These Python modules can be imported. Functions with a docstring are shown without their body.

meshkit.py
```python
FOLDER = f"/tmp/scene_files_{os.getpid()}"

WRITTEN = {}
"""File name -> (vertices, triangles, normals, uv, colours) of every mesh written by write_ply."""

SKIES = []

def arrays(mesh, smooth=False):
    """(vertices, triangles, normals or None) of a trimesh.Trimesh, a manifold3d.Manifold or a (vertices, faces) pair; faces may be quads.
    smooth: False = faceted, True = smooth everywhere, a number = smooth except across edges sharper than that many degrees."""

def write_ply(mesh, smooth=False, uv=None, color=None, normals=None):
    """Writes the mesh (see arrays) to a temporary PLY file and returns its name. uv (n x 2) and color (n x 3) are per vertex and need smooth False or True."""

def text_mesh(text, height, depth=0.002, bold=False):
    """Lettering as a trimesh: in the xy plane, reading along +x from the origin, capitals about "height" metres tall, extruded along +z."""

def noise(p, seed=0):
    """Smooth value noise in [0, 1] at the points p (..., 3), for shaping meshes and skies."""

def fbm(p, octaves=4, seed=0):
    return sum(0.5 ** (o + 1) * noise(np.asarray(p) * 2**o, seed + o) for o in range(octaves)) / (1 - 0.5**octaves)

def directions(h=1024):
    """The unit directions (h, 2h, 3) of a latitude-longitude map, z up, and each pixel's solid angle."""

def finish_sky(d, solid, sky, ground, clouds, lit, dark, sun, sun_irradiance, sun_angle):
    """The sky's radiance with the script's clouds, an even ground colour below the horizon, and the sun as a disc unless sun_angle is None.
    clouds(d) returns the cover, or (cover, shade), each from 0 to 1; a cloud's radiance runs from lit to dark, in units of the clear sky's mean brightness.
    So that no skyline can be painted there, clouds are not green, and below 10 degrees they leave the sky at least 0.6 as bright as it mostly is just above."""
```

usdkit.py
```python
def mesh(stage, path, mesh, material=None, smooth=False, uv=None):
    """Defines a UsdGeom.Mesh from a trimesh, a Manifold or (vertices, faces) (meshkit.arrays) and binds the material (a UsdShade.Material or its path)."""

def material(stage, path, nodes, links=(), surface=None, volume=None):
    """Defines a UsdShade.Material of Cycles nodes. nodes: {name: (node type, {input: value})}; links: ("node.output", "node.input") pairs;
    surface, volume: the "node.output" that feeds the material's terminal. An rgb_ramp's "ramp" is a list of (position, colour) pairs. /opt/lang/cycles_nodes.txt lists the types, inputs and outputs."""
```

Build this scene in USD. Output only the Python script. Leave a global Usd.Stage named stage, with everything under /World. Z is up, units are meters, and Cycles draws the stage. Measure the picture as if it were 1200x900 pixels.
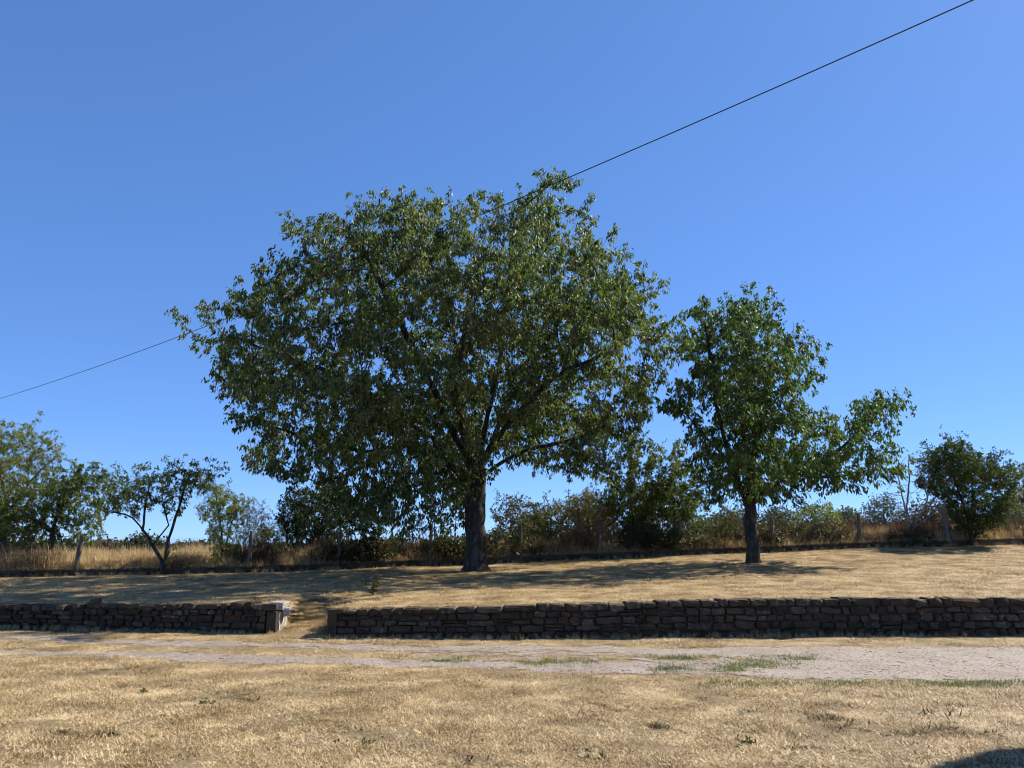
import math, random
import numpy as np, trimesh, usdkit, meshkit
from scipy.spatial import cKDTree
from shapely.geometry import Polygon, LineString
from shapely import contains_xy, distance as sh_distance, points as sh_points
from pxr import Usd, UsdGeom, UsdLux, UsdShade, Gf, Sdf, Vt

stage = Usd.Stage.CreateInMemory()
UsdGeom.SetStageUpAxis(stage, UsdGeom.Tokens.z)
UsdGeom.SetStageMetersPerUnit(stage, 1.0)
world = UsdGeom.Xform.Define(stage, '/World')
stage.SetDefaultPrim(world.GetPrim())
UsdGeom.Scope.Define(stage, '/World/Looks')

# ------------------------------------------------------------------ camera
F, CU, CV, EYE = 906.0, 600.0, 450.0, 1.6           # focal length in pixels of a 1200 x 900 frame
PITCH = math.atan(190 / F)
cam = UsdGeom.Camera.Define(stage, '/World/camera')
cam.AddTranslateOp().Set(Gf.Vec3d(0, 0, EYE))
cam.AddRotateXOp().Set(90 + math.degrees(PITCH))
cam.CreateHorizontalApertureAttr(36.0)
cam.CreateVerticalApertureAttr(27.0)
cam.CreateFocalLengthAttr(36.0 * F / 1200)
cam.CreateClippingRangeAttr(Gf.Vec2f(0.05, 5000))
EXPOSURE = 1.12
cam.CreateExposureAttr(EXPOSURE)

# ------------------------------------------------------------------ sky and sun
SUN_TO = np.array([0.90, 0.52, 1.0]); SUN_TO /= np.linalg.norm(SUN_TO)
SUN_ELEV, SUN_ROT = math.asin(SUN_TO[2]), math.atan2(SUN_TO[0], SUN_TO[1])
SKY_STRENGTH, SUN_INTENSITY = 0.15, 1.25
sky_mat = usdkit.material(stage, '/World/Looks/sky_look', {
    's': ('sky_texture', {'sky_type': 'single_scattering', 'sun_disc': False, 'sun_elevation': SUN_ELEV, 'sun_rotation': SUN_ROT,
                          'altitude': 200.0, 'air_density': 0.5, 'aerosol_density': 0.15, 'ozone_density': 1.0}),
    'g': ('gamma', {'gamma': 0.56}),                                    # the soft contrast of a phone's picture of the sky
    't': ('mix', {'mix_type': 'multiply', 'fac': 1.0, 'color2': (0.64, 0.87, 1.30)}),
    'h': ('hsv', {'hue': 0.5, 'saturation': 1.12, 'value': 1.0}),
    'b': ('background_shader', {'strength': SKY_STRENGTH})}, [('s.color', 'g.color'), ('g.color', 't.color1'), ('t.color', 'h.color'), ('h.color', 'b.color')], surface='b.background')
dome = UsdLux.DomeLight.Define(stage, '/World/sky')
dome.CreateIntensityAttr(1.0)
UsdShade.MaterialBindingAPI.Apply(dome.GetPrim()).Bind(sky_mat)
sun = UsdLux.DistantLight.Define(stage, '/World/sun')
sun.CreateIntensityAttr(SUN_INTENSITY)
sun.CreateAngleAttr(0.53)
sun.CreateNormalizeAttr(True)
sun.CreateColorAttr(Gf.Vec3f(1.0, 0.95, 0.86))
_rot = Gf.Rotation(Gf.Vec3d(0, 0, 1), Gf.Vec3d(*map(float, SUN_TO)))
sun.AddTransformOp().Set(Gf.Matrix4d().SetRotate(_rot))

# ------------------------------------------------------------------ helpers
COUNT = {}


def numbered(parent, name):
    k = (parent, name)
    n = COUNT.get(k, 0)
    COUNT[k] = n + 1
    return f'{parent}/{name}' if n == 0 else f'{parent}/{name}_{n:03d}'


def tag(prim, label=None, cat=None, group=None, kind=None):
    for k, v in (('label', label), ('category', cat), ('group', group), ('kind', kind)):
        if v:
            prim.SetCustomDataByKey(k, v)
    return prim


def thing(name, label, cat, loc=(0, 0, 0), group=None):
    x = UsdGeom.Xform.Define(stage, numbered('/World', name))
    x.AddTranslateOp().Set(Gf.Vec3d(*map(float, loc)))
    return tag(x.GetPrim(), label, cat, group)


def part(parent, name, mesh, mat, smooth=False, label=None, origin=None):
    """One Mesh prim under parent (or /World). Vertices are in world coordinates; origin is the parent's place."""
    base = '/World' if parent is None else str(parent.GetPath())
    if origin is not None:
        v, f = mesh if isinstance(mesh, tuple) else (np.asarray(mesh.vertices), np.asarray(mesh.faces))
        mesh = (v - np.asarray(origin), f)
    m = usdkit.mesh(stage, numbered(base, name), mesh, mat, smooth=smooth)
    if label:
        m.GetPrim().SetCustomDataByKey('label', label)
    return m.GetPrim()


def ray(u, v):
    a, b = (u - CU) / F, (CV - v) / F
    c, s = math.cos(PITCH), math.sin(PITCH)
    return np.array([a, c - b * s, s + b * c])


def pix(u, v, Y):
    d = ray(u, v)
    return np.array([0, 0, EYE]) + d * (Y / d[1])


def on_ground(u, v, zf, y0=3.0, y1=60.0):
    d = ray(u, v)
    for Y in np.arange(y0, y1, 0.05):
        p = np.array([0, 0, EYE]) + d * (Y / d[1])
        if p[2] <= zf(p[0], p[1]):
            return p
    return np.array([0, 0, EYE]) + d * (y1 / d[1])


def sstep(x):
    x = np.clip(x, 0, 1)
    return x * x * (3 - 2 * x)


def instancer(name, protos, pos, yaw, scale, pick, label, cat, mat, kind='stuff', tilt=None):
    pi = UsdGeom.PointInstancer.Define(stage, numbered('/World', name))
    root = str(pi.GetPath())
    rel = pi.CreatePrototypesRel()
    for i, pm in enumerate(protos):
        m = usdkit.mesh(stage, numbered(root, 'clump'), pm, mat)
        rel.AddTarget(m.GetPath())
    n = len(pos)
    pi.CreatePositionsAttr(Vt.Vec3fArray.FromNumpy(np.asarray(pos, np.float32)))
    pi.CreateProtoIndicesAttr(Vt.IntArray.FromNumpy(np.asarray(pick, np.int32)))
    q = np.zeros((n, 4), np.float32)
    q[:, 2], q[:, 3] = np.sin(yaw / 2), np.cos(yaw / 2)
    qs = Vt.QuathArray([Gf.Quath(float(a[3]), float(a[0]), float(a[1]), float(a[2])) for a in q])
    pi.CreateOrientationsAttr(qs)
    sc = np.asarray(scale, np.float32)
    if sc.ndim == 1:
        sc = np.repeat(sc[:, None], 3, 1)
    pi.CreateScalesAttr(Vt.Vec3fArray.FromNumpy(sc))
    return tag(pi.GetPrim(), label, cat, None, kind)


# ------------------------------------------------------------------ materials
def rampmat(name, stops, scale=3.0, detail=5.0, rough=0.9, bump=0.0, bump_scale=30.0, stops2=None, scale2=0.4, spec=0.3, stretch=None):
    """Diffuse stuff whose colour runs through a noise ramp, with a second broad noise mixed in, and noise relief."""
    nodes = {'g': ('geometry', {}), 'n': ('noise_texture', {'scale': scale, 'detail': detail, 'roughness': 0.65}),
             'r': ('rgb_ramp', {'ramp': stops}), 'p': ('principled_bsdf', {'roughness': rough, 'specular_ior_level': spec})}
    links = [('n.fac', 'r.fac')]
    if stretch:
        nodes['m'] = ('mapping', {'scale': stretch})
        links += [('g.position', 'm.vector'), ('m.vector', 'n.vector')]
    else:
        links += [('g.position', 'n.vector')]
    out = 'r.color'
    if stops2:
        nodes['n2'] = ('noise_texture', {'scale': scale2, 'detail': 4.0, 'roughness': 0.6})
        nodes['r2'] = ('rgb_ramp', {'ramp': stops2})
        nodes['x'] = ('mix', {'mix_type': 'multiply', 'fac': 1.0})
        links += [('g.position', 'n2.vector'), ('n2.fac', 'r2.fac'), ('r.color', 'x.color1'), ('r2.color', 'x.color2')]
        out = 'x.color'
    links.append((out, 'p.base_color'))
    if bump:
        nodes['nb'] = ('noise_texture', {'scale': bump_scale, 'detail': 5.0, 'roughness': 0.7})
        nodes['b'] = ('bump', {'strength': 1.0, 'distance': bump})
        links += [(('m.vector' if stretch else 'g.position'), 'nb.vector'), ('nb.fac', 'b.height'), ('b.normal', 'p.normal')]
    return usdkit.material(stage, '/World/Looks/' + name, nodes, links, surface='p.BSDF')


def leafmat(name, cols, trans=0.3, rough=0.42, spec=0.5, scale=9.0, tint=(1.7, 1.8, 0.7), broad=(0.7, 0.45)):
    """Leaves: a colour from fine noise in space (leaf to leaf) and broad noise (bough to bough), some light passing through."""
    n = len(cols)
    lo, hi = 0.33, 0.67
    stops = [(lo + (hi - lo) * i / (n - 1), c) for i, c in enumerate(cols)]
    nodes = {'g': ('geometry', {}), 'n': ('noise_texture', {'scale': scale, 'detail': 1.0, 'roughness': 0.5}),
             'n2': ('noise_texture', {'scale': broad[0], 'detail': 3.0}),
             'a': ('math', {'math_type': 'multiply_add', 'value2': broad[1], 'value3': -broad[1] / 2}),
             'a2': ('math', {'math_type': 'add'}),
             'r': ('rgb_ramp', {'ramp': stops}),
             'p': ('principled_bsdf', {'roughness': rough, 'specular_ior_level': spec}),
             't': ('translucent_bsdf', {}), 'tm': ('mix', {'mix_type': 'multiply', 'fac': 1.0, 'color2': tint}),
             'x': ('mix_closure', {'fac': trans})}
    links = [('g.position', 'n.vector'), ('g.position', 'n2.vector'), ('n2.fac', 'a.value1'), ('a.value', 'a2.value1'), ('n.fac', 'a2.value2'),
             ('a2.value', 'r.fac'), ('r.color', 'p.base_color'), ('r.color', 'tm.color1'), ('tm.color', 't.color'),
             ('p.BSDF', 'x.closure1'), ('t.BSDF', 'x.closure2')]
    return usdkit.material(stage, '/World/Looks/' + name, nodes, links, surface='x.closure')


M = {}
DRY = (1.15, 1.05, 0.85)
M['straw'] = leafmat('straw', [(0.13, 0.086, 0.036), (0.36, 0.257, 0.12), (0.53, 0.40, 0.21), (0.70, 0.57, 0.36)], trans=0.2, rough=0.55, spec=0.3, scale=55.0, tint=DRY, broad=(1.6, 0.6))
M['tall_straw'] = leafmat('tall_straw', [(0.20, 0.13, 0.06), (0.40, 0.29, 0.145), (0.54, 0.41, 0.215), (0.62, 0.50, 0.30)], trans=0.3, rough=0.6, spec=0.25, scale=10.0, tint=DRY)
M['rust_stems'] = leafmat('rust_stems', [(0.05, 0.024, 0.013), (0.10, 0.05, 0.025), (0.16, 0.09, 0.045)], trans=0.15, rough=0.7, spec=0.2, scale=14.0, tint=DRY)
M['green_grass'] = leafmat('green_grass', [(0.05, 0.075, 0.02), (0.09, 0.115, 0.035), (0.20, 0.19, 0.08)], trans=0.25, rough=0.55, spec=0.3, scale=40.0)
M['weed'] = leafmat('weed_leaf', [(0.03, 0.045, 0.014), (0.055, 0.07, 0.022), (0.10, 0.10, 0.04)], trans=0.25, rough=0.6, spec=0.25, scale=40.0)
M['dead_thatch'] = leafmat('dead_thatch', [(0.03, 0.023, 0.011), (0.075, 0.055, 0.026), (0.18, 0.13, 0.065)], trans=0.1, rough=0.8, spec=0.2, scale=40.0)
M['yard'] = rampmat('yard', [(0.3, (0.06, 0.04, 0.02)), (0.5, (0.21, 0.15, 0.075)), (0.7, (0.38, 0.285, 0.155))], scale=22.0, detail=7.0, bump=0.03, bump_scale=40.0,
                    stops2=[(0.3, (0.72, 0.68, 0.62)), (0.6, (1.0, 1.0, 1.0))], scale2=1.1)
M['lawn'] = rampmat('lawn', [(0.3, (0.15, 0.10, 0.05)), (0.5, (0.35, 0.25, 0.12)), (0.7, (0.45, 0.345, 0.185))], scale=9.0, detail=8.0, bump=0.04, bump_scale=16.0,
                    stops2=[(0.3, (0.75, 0.70, 0.60)), (0.6, (1.0, 1.0, 1.0))], scale2=0.5, stretch=(0.6, 1.6, 1.0))
M['field'] = rampmat('field', [(0.3, (0.14, 0.09, 0.045)), (0.5, (0.26, 0.18, 0.09)), (0.7, (0.34, 0.25, 0.14))], scale=2.0, detail=8.0,
                     stops2=[(0.35, (0.7, 0.68, 0.6)), (0.6, (1.0, 1.0, 1.0))], scale2=0.05)
M['gravel'] = rampmat('gravel', [(0.34, (0.085, 0.067, 0.052)), (0.5, (0.21, 0.172, 0.138)), (0.64, (0.36, 0.307, 0.255))], scale=38.0, detail=6.0, bump=0.0015, bump_scale=70.0,
                      stops2=[(0.3, (0.80, 0.74, 0.68)), (0.6, (1.0, 1.0, 1.0))], scale2=1.4)
M['pebble'] = rampmat('pebble', [(0.32, (0.11, 0.087, 0.07)), (0.5, (0.25, 0.205, 0.165)), (0.66, (0.46, 0.40, 0.34))], scale=16.0, detail=2.0)


def stonemat(name, base, dark, lichen=(0.42, 0.40, 0.36), moss=None, amount=0.60):
    nodes = {'g': ('geometry', {}), 'n': ('noise_texture', {'scale': 5.0, 'detail': 7.0, 'roughness': 0.7}),
             'r': ('rgb_ramp', {'ramp': [(0.3, dark), (0.6, base), (0.75, tuple(min(1, c * 1.5) for c in base))]}),
             'n2': ('noise_texture', {'scale': 15.0, 'detail': 7.0, 'roughness': 0.75}),
             'r2': ('rgb_ramp', {'ramp': [(amount, (0, 0, 0)), (amount + 0.07, (1, 1, 1))]}),
             'x': ('mix', {'mix_type': 'mix', 'color2': lichen}),
             'n3': ('noise_texture', {'scale': 1.6, 'detail': 6.0, 'roughness': 0.7}),
             'r3': ('rgb_ramp', {'ramp': [(0.55, (0, 0, 0)), (0.66, (1, 1, 1))]}),
             'y': ('mix', {'mix_type': 'mix', 'color2': moss or (0.045, 0.04, 0.015)}),
             'nb': ('noise_texture', {'scale': 28.0, 'detail': 8.0, 'roughness': 0.7}), 'b': ('bump', {'strength': 1.0, 'distance': 0.03}),
             'p': ('principled_bsdf', {'roughness': 0.93, 'specular_ior_level': 0.2})}
    links = [('g.position', a + '.vector') for a in ('n', 'n2', 'n3', 'nb')]
    links += [('n.fac', 'r.fac'), ('n2.fac', 'r2.fac'), ('r.color', 'x.color1'), ('r2.color', 'x.fac'), ('n3.fac', 'r3.fac'), ('x.color', 'y.color1'), ('r3.color', 'y.fac'),
              ('y.color', 'p.base_color'), ('nb.fac', 'b.height'), ('b.normal', 'p.normal')]
    return usdkit.material(stage, '/World/Looks/' + name, nodes, links, surface='p.BSDF')


M['stones'] = [stonemat('sandstone', (0.0693, 0.0456, 0.0266), (0.0187, 0.0116, 0.0068), (0.1591, 0.1273, 0.0846)), stonemat('reddish_stone', (0.0636, 0.0404, 0.0244), (0.0178, 0.0108, 0.0064), (0.1498, 0.1161, 0.0775)),
               stonemat('grey_stone', (0.0824, 0.0602, 0.0380), (0.0243, 0.0172, 0.0108), (0.2059, 0.1677, 0.1148), amount=0.56), stonemat('mossy_stone', (0.0431, 0.0301, 0.0136), (0.0122, 0.0077, 0.0036), (0.1217, 0.0963, 0.0574), moss=(0.0262, 0.0198, 0.0051)),
               stonemat('rusty_stone', (0.0702, 0.0413, 0.0194), (0.0206, 0.0112, 0.0057), (0.1591, 0.1204, 0.0753))]
M['pale_stone'] = stonemat('pale_stone', (0.36, 0.31, 0.255), (0.10, 0.08, 0.065), lichen=(0.48, 0.46, 0.41), amount=0.52)  # lichened stone, lightened so its colour carries the sun on the wall end
M['earth'] = rampmat('earth', [(0.3, (0.03, 0.021, 0.014)), (0.7, (0.085, 0.06, 0.04))], scale=12.0, bump=0.03)
M['bark'] = rampmat('bark', [(0.3, (0.007, 0.0055, 0.004)), (0.5, (0.024, 0.019, 0.014)), (0.68, (0.09, 0.074, 0.06))], scale=9.0, detail=8.0, bump=0.05, bump_scale=14.0, stretch=(1.0, 1.0, 0.35))
M['pale_bark'] = rampmat('pale_bark', [(0.3, (0.07, 0.055, 0.045)), (0.6, (0.17, 0.14, 0.115)), (0.75, (0.24, 0.2, 0.17))], scale=9.0, detail=6.0, bump=0.02, bump_scale=14.0)
M['dead_wood'] = rampmat('dead_wood', [(0.3, (0.10, 0.075, 0.055)), (0.6, (0.22, 0.17, 0.135)), (0.75, (0.30, 0.25, 0.2))], scale=9.0, detail=6.0)
M['post'] = rampmat('post', [(0.3, (0.04, 0.033, 0.026)), (0.5, (0.09, 0.075, 0.06)), (0.7, (0.16, 0.14, 0.115))], scale=8.0, detail=8.0, bump=0.02, bump_scale=16.0, stretch=(1.0, 1.0, 0.2))
M['wire'] = usdkit.material(stage, '/World/Looks/wire', {'p': ('principled_bsdf', {'base_color': (0.07, 0.066, 0.06), 'roughness': 0.7, 'metallic': 0.2})}, surface='p.BSDF')
M['cable'] = usdkit.material(stage, '/World/Looks/cable', {'p': ('principled_bsdf', {'base_color': (0.012, 0.012, 0.013), 'roughness': 0.55})}, surface='p.BSDF')
M['cherry'] = leafmat('cherry_leaf', [(0.020, 0.037, 0.009), (0.042, 0.069, 0.016), (0.076, 0.104, 0.030), (0.122, 0.142, 0.052), (0.175, 0.152, 0.064)], trans=0.36, rough=0.52, spec=0.34, scale=8.0, tint=(1.6, 1.85, 0.7))
M['young_cherry'] = leafmat('young_cherry_leaf', [(0.020, 0.037, 0.009), (0.041, 0.069, 0.016), (0.068, 0.100, 0.027), (0.108, 0.136, 0.046)], trans=0.36, rough=0.52, spec=0.34, scale=8.0, tint=(1.6, 1.85, 0.7))
M['yellow_leaf'] = leafmat('yellowing_leaf', [(0.05, 0.078, 0.016), (0.098, 0.132, 0.028), (0.165, 0.182, 0.05), (0.24, 0.212, 0.072)], trans=0.32, rough=0.5, spec=0.3)
M['mid_leaf'] = leafmat('mid_green_leaf', [(0.034, 0.058, 0.013), (0.062, 0.092, 0.021), (0.10, 0.13, 0.034), (0.145, 0.14, 0.05)], trans=0.28, rough=0.6, spec=0.2)
M['dark_leaf'] = leafmat('dark_leaf', [(0.016, 0.026, 0.009), (0.028, 0.042, 0.014), (0.045, 0.062, 0.02)], trans=0.22, rough=0.6, spec=0.2)
M['olive_leaf'] = leafmat('olive_leaf', [(0.035, 0.04, 0.014), (0.06, 0.064, 0.023), (0.095, 0.085, 0.036), (0.13, 0.095, 0.046)], trans=0.25, rough=0.6, spec=0.2)
M['dark_olive'] = leafmat('dark_olive_leaf', [(0.02, 0.026, 0.009), (0.036, 0.042, 0.015), (0.058, 0.055, 0.023), (0.085, 0.06, 0.03)], trans=0.22, rough=0.6, spec=0.2)
M['hazel_leaf'] = leafmat('hazel_leaf', [(0.024, 0.038, 0.011), (0.042, 0.062, 0.017), (0.066, 0.090, 0.026)], trans=0.28, rough=0.55, spec=0.25)
M['grey_leaf'] = leafmat('grey_green_leaf', [(0.06, 0.07, 0.04), (0.11, 0.115, 0.07), (0.17, 0.15, 0.10)], trans=0.25, rough=0.55, spec=0.3)
M['brown_leaf'] = leafmat('withered_leaf', [(0.10, 0.065, 0.035), (0.19, 0.135, 0.075), (0.14, 0.13, 0.06), (0.28, 0.21, 0.13)], trans=0.2, rough=0.7, spec=0.2)
M['far_leaf'] = leafmat('far_leaf', [(0.026, 0.036, 0.018), (0.042, 0.055, 0.028), (0.062, 0.075, 0.04)], trans=0.2, rough=0.6, spec=0.2, scale=1.5)
M['far_grey_leaf'] = leafmat('far_grey_leaf', [(0.055, 0.066, 0.045), (0.08, 0.092, 0.062), (0.11, 0.12, 0.085)], trans=0.2, rough=0.6, spec=0.2, scale=1.5)  # distance haze put into the leaf colour as grey
M['far_brown_leaf'] = leafmat('far_brown_leaf', [(0.045, 0.038, 0.022), (0.07, 0.058, 0.036), (0.095, 0.076, 0.05)], trans=0.2, rough=0.6, spec=0.2, scale=1.5)

# ------------------------------------------------------------------ the lie of the land
def plan_line(pts):
    """Interpolates y (and z) over x from points of the plan."""
    p = np.array(sorted(map(tuple, pts)))
    return lambda x, k=1: np.interp(x, p[:, 0], p[:, k])


def flat_point(u, v, z=0.0):
    d = ray(u, v)
    return np.array([0, 0, EYE]) + d * ((z - EYE) / d[2])


WALL_PTS = [flat_point(u, v) for u, v in ((0, 735.5), (150, 740), (320, 744.5), (385, 748.5), (600, 748.5), (900, 746.5), (1200, 745.5))]
WALL_PTS = [WALL_PTS[0] + (WALL_PTS[0] - WALL_PTS[1]) * 3] + WALL_PTS + [WALL_PTS[-1] + (WALL_PTS[-1] - WALL_PTS[-2]) * 3]
wall_y = plan_line(WALL_PTS)
_tops = []
for u, v in ((0, 709), (200, 708), (330, 706.5), (385, 714), (500, 712), (600, 710), (700, 707), (850, 703), (1000, 701.5), (1200, 701)):
    d = ray(u, v)
    Y = 14.0
    for _ in range(20):
        p = np.array([0, 0, EYE]) + d * (Y / d[1])
        Y = float(wall_y(p[0]))
    _tops.append((p[0], p[2]))
_tops = np.array(_tops)
wall_top = lambda x: np.interp(x, _tops[:, 0], _tops[:, 1])
GAP0, GAP1 = pix(321, 740, wall_y(-4.2))[0], pix(383, 740, wall_y(-3.2))[0]

_k = []
for u, v in ((0, 677.5), (300, 671), (550, 662), (700, 655.5), (850, 649.5), (1000, 643), (1200, 638)):
    _k.append(pix(u, v, 27 + 4 * u / 1200))
_k = np.array(_k)
_k = np.vstack([_k[0] + (_k[0] - _k[1]) * 2.5, _k, _k[-1] + (_k[-1] - _k[-2]) * 2.5])
kerb_y = lambda x: np.interp(x, _k[:, 0], _k[:, 1])
kerb_z = lambda x: np.interp(x, _k[:, 0], _k[:, 2])      # lawn level at the foot of the kerb
KERB_H = 0.26


def in_gap(x, out=0.10, w=0.04):
    return sstep((x - GAP0 + out) / w) * sstep((GAP1 + out - x) / w)


def yard_z(x, y):
    x, y = np.asarray(x, float), np.asarray(y, float)
    p = np.stack([x * 0.7, y * 0.7, np.zeros_like(x)], -1)
    return 0.05 * (meshkit.noise(p, 3) - 0.5) + 0.03 * (meshkit.noise(p * 4, 5) - 0.5)


def lawn_z(x, y):
    x, y = np.asarray(x, float), np.asarray(y, float)
    y0, y1 = wall_y(x), kerb_y(x)
    t = np.clip((y - y0) / (y1 - y0), -0.2, 1.2)
    z = wall_top(x) - 0.035 + (kerb_z(x) - wall_top(x) + 0.035) * np.sign(t) * np.abs(t) ** 1.25
    z = z + 0.05 * (meshkit.noise(np.stack([x * 0.5, y * 0.5, 0 * x], -1), 8) - 0.5) * sstep(np.abs(y - y0) / 2)
    back = np.clip(y - y0 - 0.45, 0, 3)
    g = in_gap(x, 0.10 + 0.25 * back, 0.04 + 0.5 * back)
    ramp = sstep((y - (y0 - 0.2)) / 4.6) * 0.93 + 0.07
    return np.where(g > 0, z * (1 - g * (1 - ramp)), z)


def field_z(x, y):
    x, y = np.asarray(x, float), np.asarray(y, float)
    zk = np.interp(np.clip(x * 29 / np.maximum(y, 20), -16, 21), _k[:, 0], _k[:, 2]) + KERB_H + 0.01
    s = -0.004 + 0.030 * sstep((x / np.maximum(y, 20) + 0.3) / 1.0)
    run = np.minimum(np.maximum(y - kerb_y(x), 0), 140)
    return zk + s * run + 0.06 * (meshkit.noise(np.stack([x * 0.2, y * 0.2, 0 * x], -1), 4) - 0.5)


def grid_sheet(xs, ys_of, zf):
    """A sheet over columns xs; ys_of(x) gives the rows."""
    X = np.repeat(np.asarray(xs)[:, None], len(ys_of(xs[0])), 1)
    Y = np.array([ys_of(x) for x in xs])
    Z = zf(X, Y)
    n, m = X.shape
    i, j = np.meshgrid(np.arange(n - 1), np.arange(m - 1), indexing='ij')
    q = np.stack([i * m + j, (i + 1) * m + j, (i + 1) * m + j + 1, i * m + j + 1], -1).reshape(-1, 4)
    return np.stack([X, Y, Z], -1).reshape(-1, 3), np.vstack([q[:, [0, 1, 2]], q[:, [0, 2, 3]]])


xs_near = np.unique(np.concatenate([[-1500, -700, -300, -120, -60, -35], np.arange(-22, 22.01, 0.2), [35, 60, 120, 300, 700, 1500]]))
ground = grid_sheet(xs_near, lambda x: np.concatenate([[-1500, -600, -200, -60, -25, -10, -4], np.linspace(-1, wall_y(x) + 0.15, 90)]), yard_z)
tag(part(None, 'ground', ground, M['yard'], smooth=True), 'dry straw coloured mown yard in front of the low stone walls', kind='structure')

xs_lawn = np.unique(np.concatenate([[-1500, -500, -200, -80, -40], np.arange(-24, 26.01, 0.25), np.arange(GAP0 - 0.3, GAP1 + 0.3, 0.02), [40, 80, 200, 500, 1500]]))


def lawn_rows(x):
    g = float(in_gap(np.array(x), 0.02, 0.02))
    y0 = wall_y(x) + 0.2 - 0.62 * g
    t = np.linspace(0, 1, 60) ** 1.1
    return y0 + (kerb_y(x) + 0.3 - y0) * t


lv, lf = grid_sheet(xs_lawn, lawn_rows, lawn_z)
# the bank's front edge goes down to the yard (seen in the gap as a small step)
m_ = 60
front = lv[::m_].copy(); front[:, 2] = -0.08; front[:, 1] -= 0.03
o = len(lv)
lv = np.vstack([lv, front])
n_ = len(front)
a = np.arange(n_ - 1)
lf = np.vstack([lf, np.stack([o + a, o + a + 1, (a + 1) * m_], -1), np.stack([o + a, (a + 1) * m_, a * m_], -1)])
tag(part(None, 'lawn', (lv, lf), M['lawn'], smooth=40), 'parched upper lawn rising behind the stone walls to the fence', kind='structure')

xs_field = np.unique(np.concatenate([-np.geomspace(40, 1500, 14), np.arange(-38, 39, 1.0), np.geomspace(40, 1500, 14)]))
fv, ff = grid_sheet(xs_field, lambda x: kerb_y(x) + 0.07 + np.concatenate([np.linspace(0, 12, 16), np.geomspace(14, 1600, 24)]), field_z)
skirt = fv[::40].copy(); skirt[:, 2] -= 0.6; skirt[:, 1] += 0.03
o = len(fv); a = np.arange(len(skirt) - 1)
fv = np.vstack([fv, skirt])
ff = np.vstack([ff, np.stack([o + a, o + a + 1, (a + 1) * 40], -1), np.stack([o + a, (a + 1) * 40, a * 40], -1)])
tag(part(None, 'field', (fv, ff), M['field'], smooth=40), 'dry uncut field beyond the wire fence, running to far trees', kind='structure')

# the gravel track: two wheel ruts at the left that widen into one gravel sheet at the right
def track_mask(x, y):
    """How much gravel shows at (x, y) of the yard, from 0 to 1 and over."""
    pts = lambda uv: np.array([flat_point(u, v)[:2] for u, v in uv])
    up = pts([(-250, 738), (0, 746), (130, 752), (300, 757), (600, 761), (900, 763), (1200, 765), (1500, 766)])
    lo = pts([(-250, 756), (0, 763), (200, 769), (400, 776), (600, 781), (800, 785), (1000, 790), (1200, 794), (1500, 797)])
    yu, yl = np.interp(x, up[:, 0], up[:, 1]), np.interp(x, lo[:, 0], lo[:, 1])
    w = np.interp(x, [-14, -8, -4, 0, 4, 8], [0.26, 0.30, 0.35, 0.42, 0.48, 0.55])
    nz = meshkit.fbm(np.stack([x * 0.9, y * 2.2, 0 * x], -1), 2, 21) - 0.5
    fz_ = meshkit.fbm(np.stack([x * 6, y * 9, 0 * x], -1), 3, 27) - 0.5
    ruts = np.maximum(1.3 - np.abs(y - yu) / w, 1.3 - np.abs(y - yl) / w)
    mid = (y < yu) & (y > yl)
    full = np.where(mid, np.interp(x, [-9, -2, 1.2, 3.4, 4.6], [-0.1, 0.15, 0.4, 0.6, 1.4]), -1)
    return np.maximum(ruts, full) + nz * 0.7 + fz_ * 1.5


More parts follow.
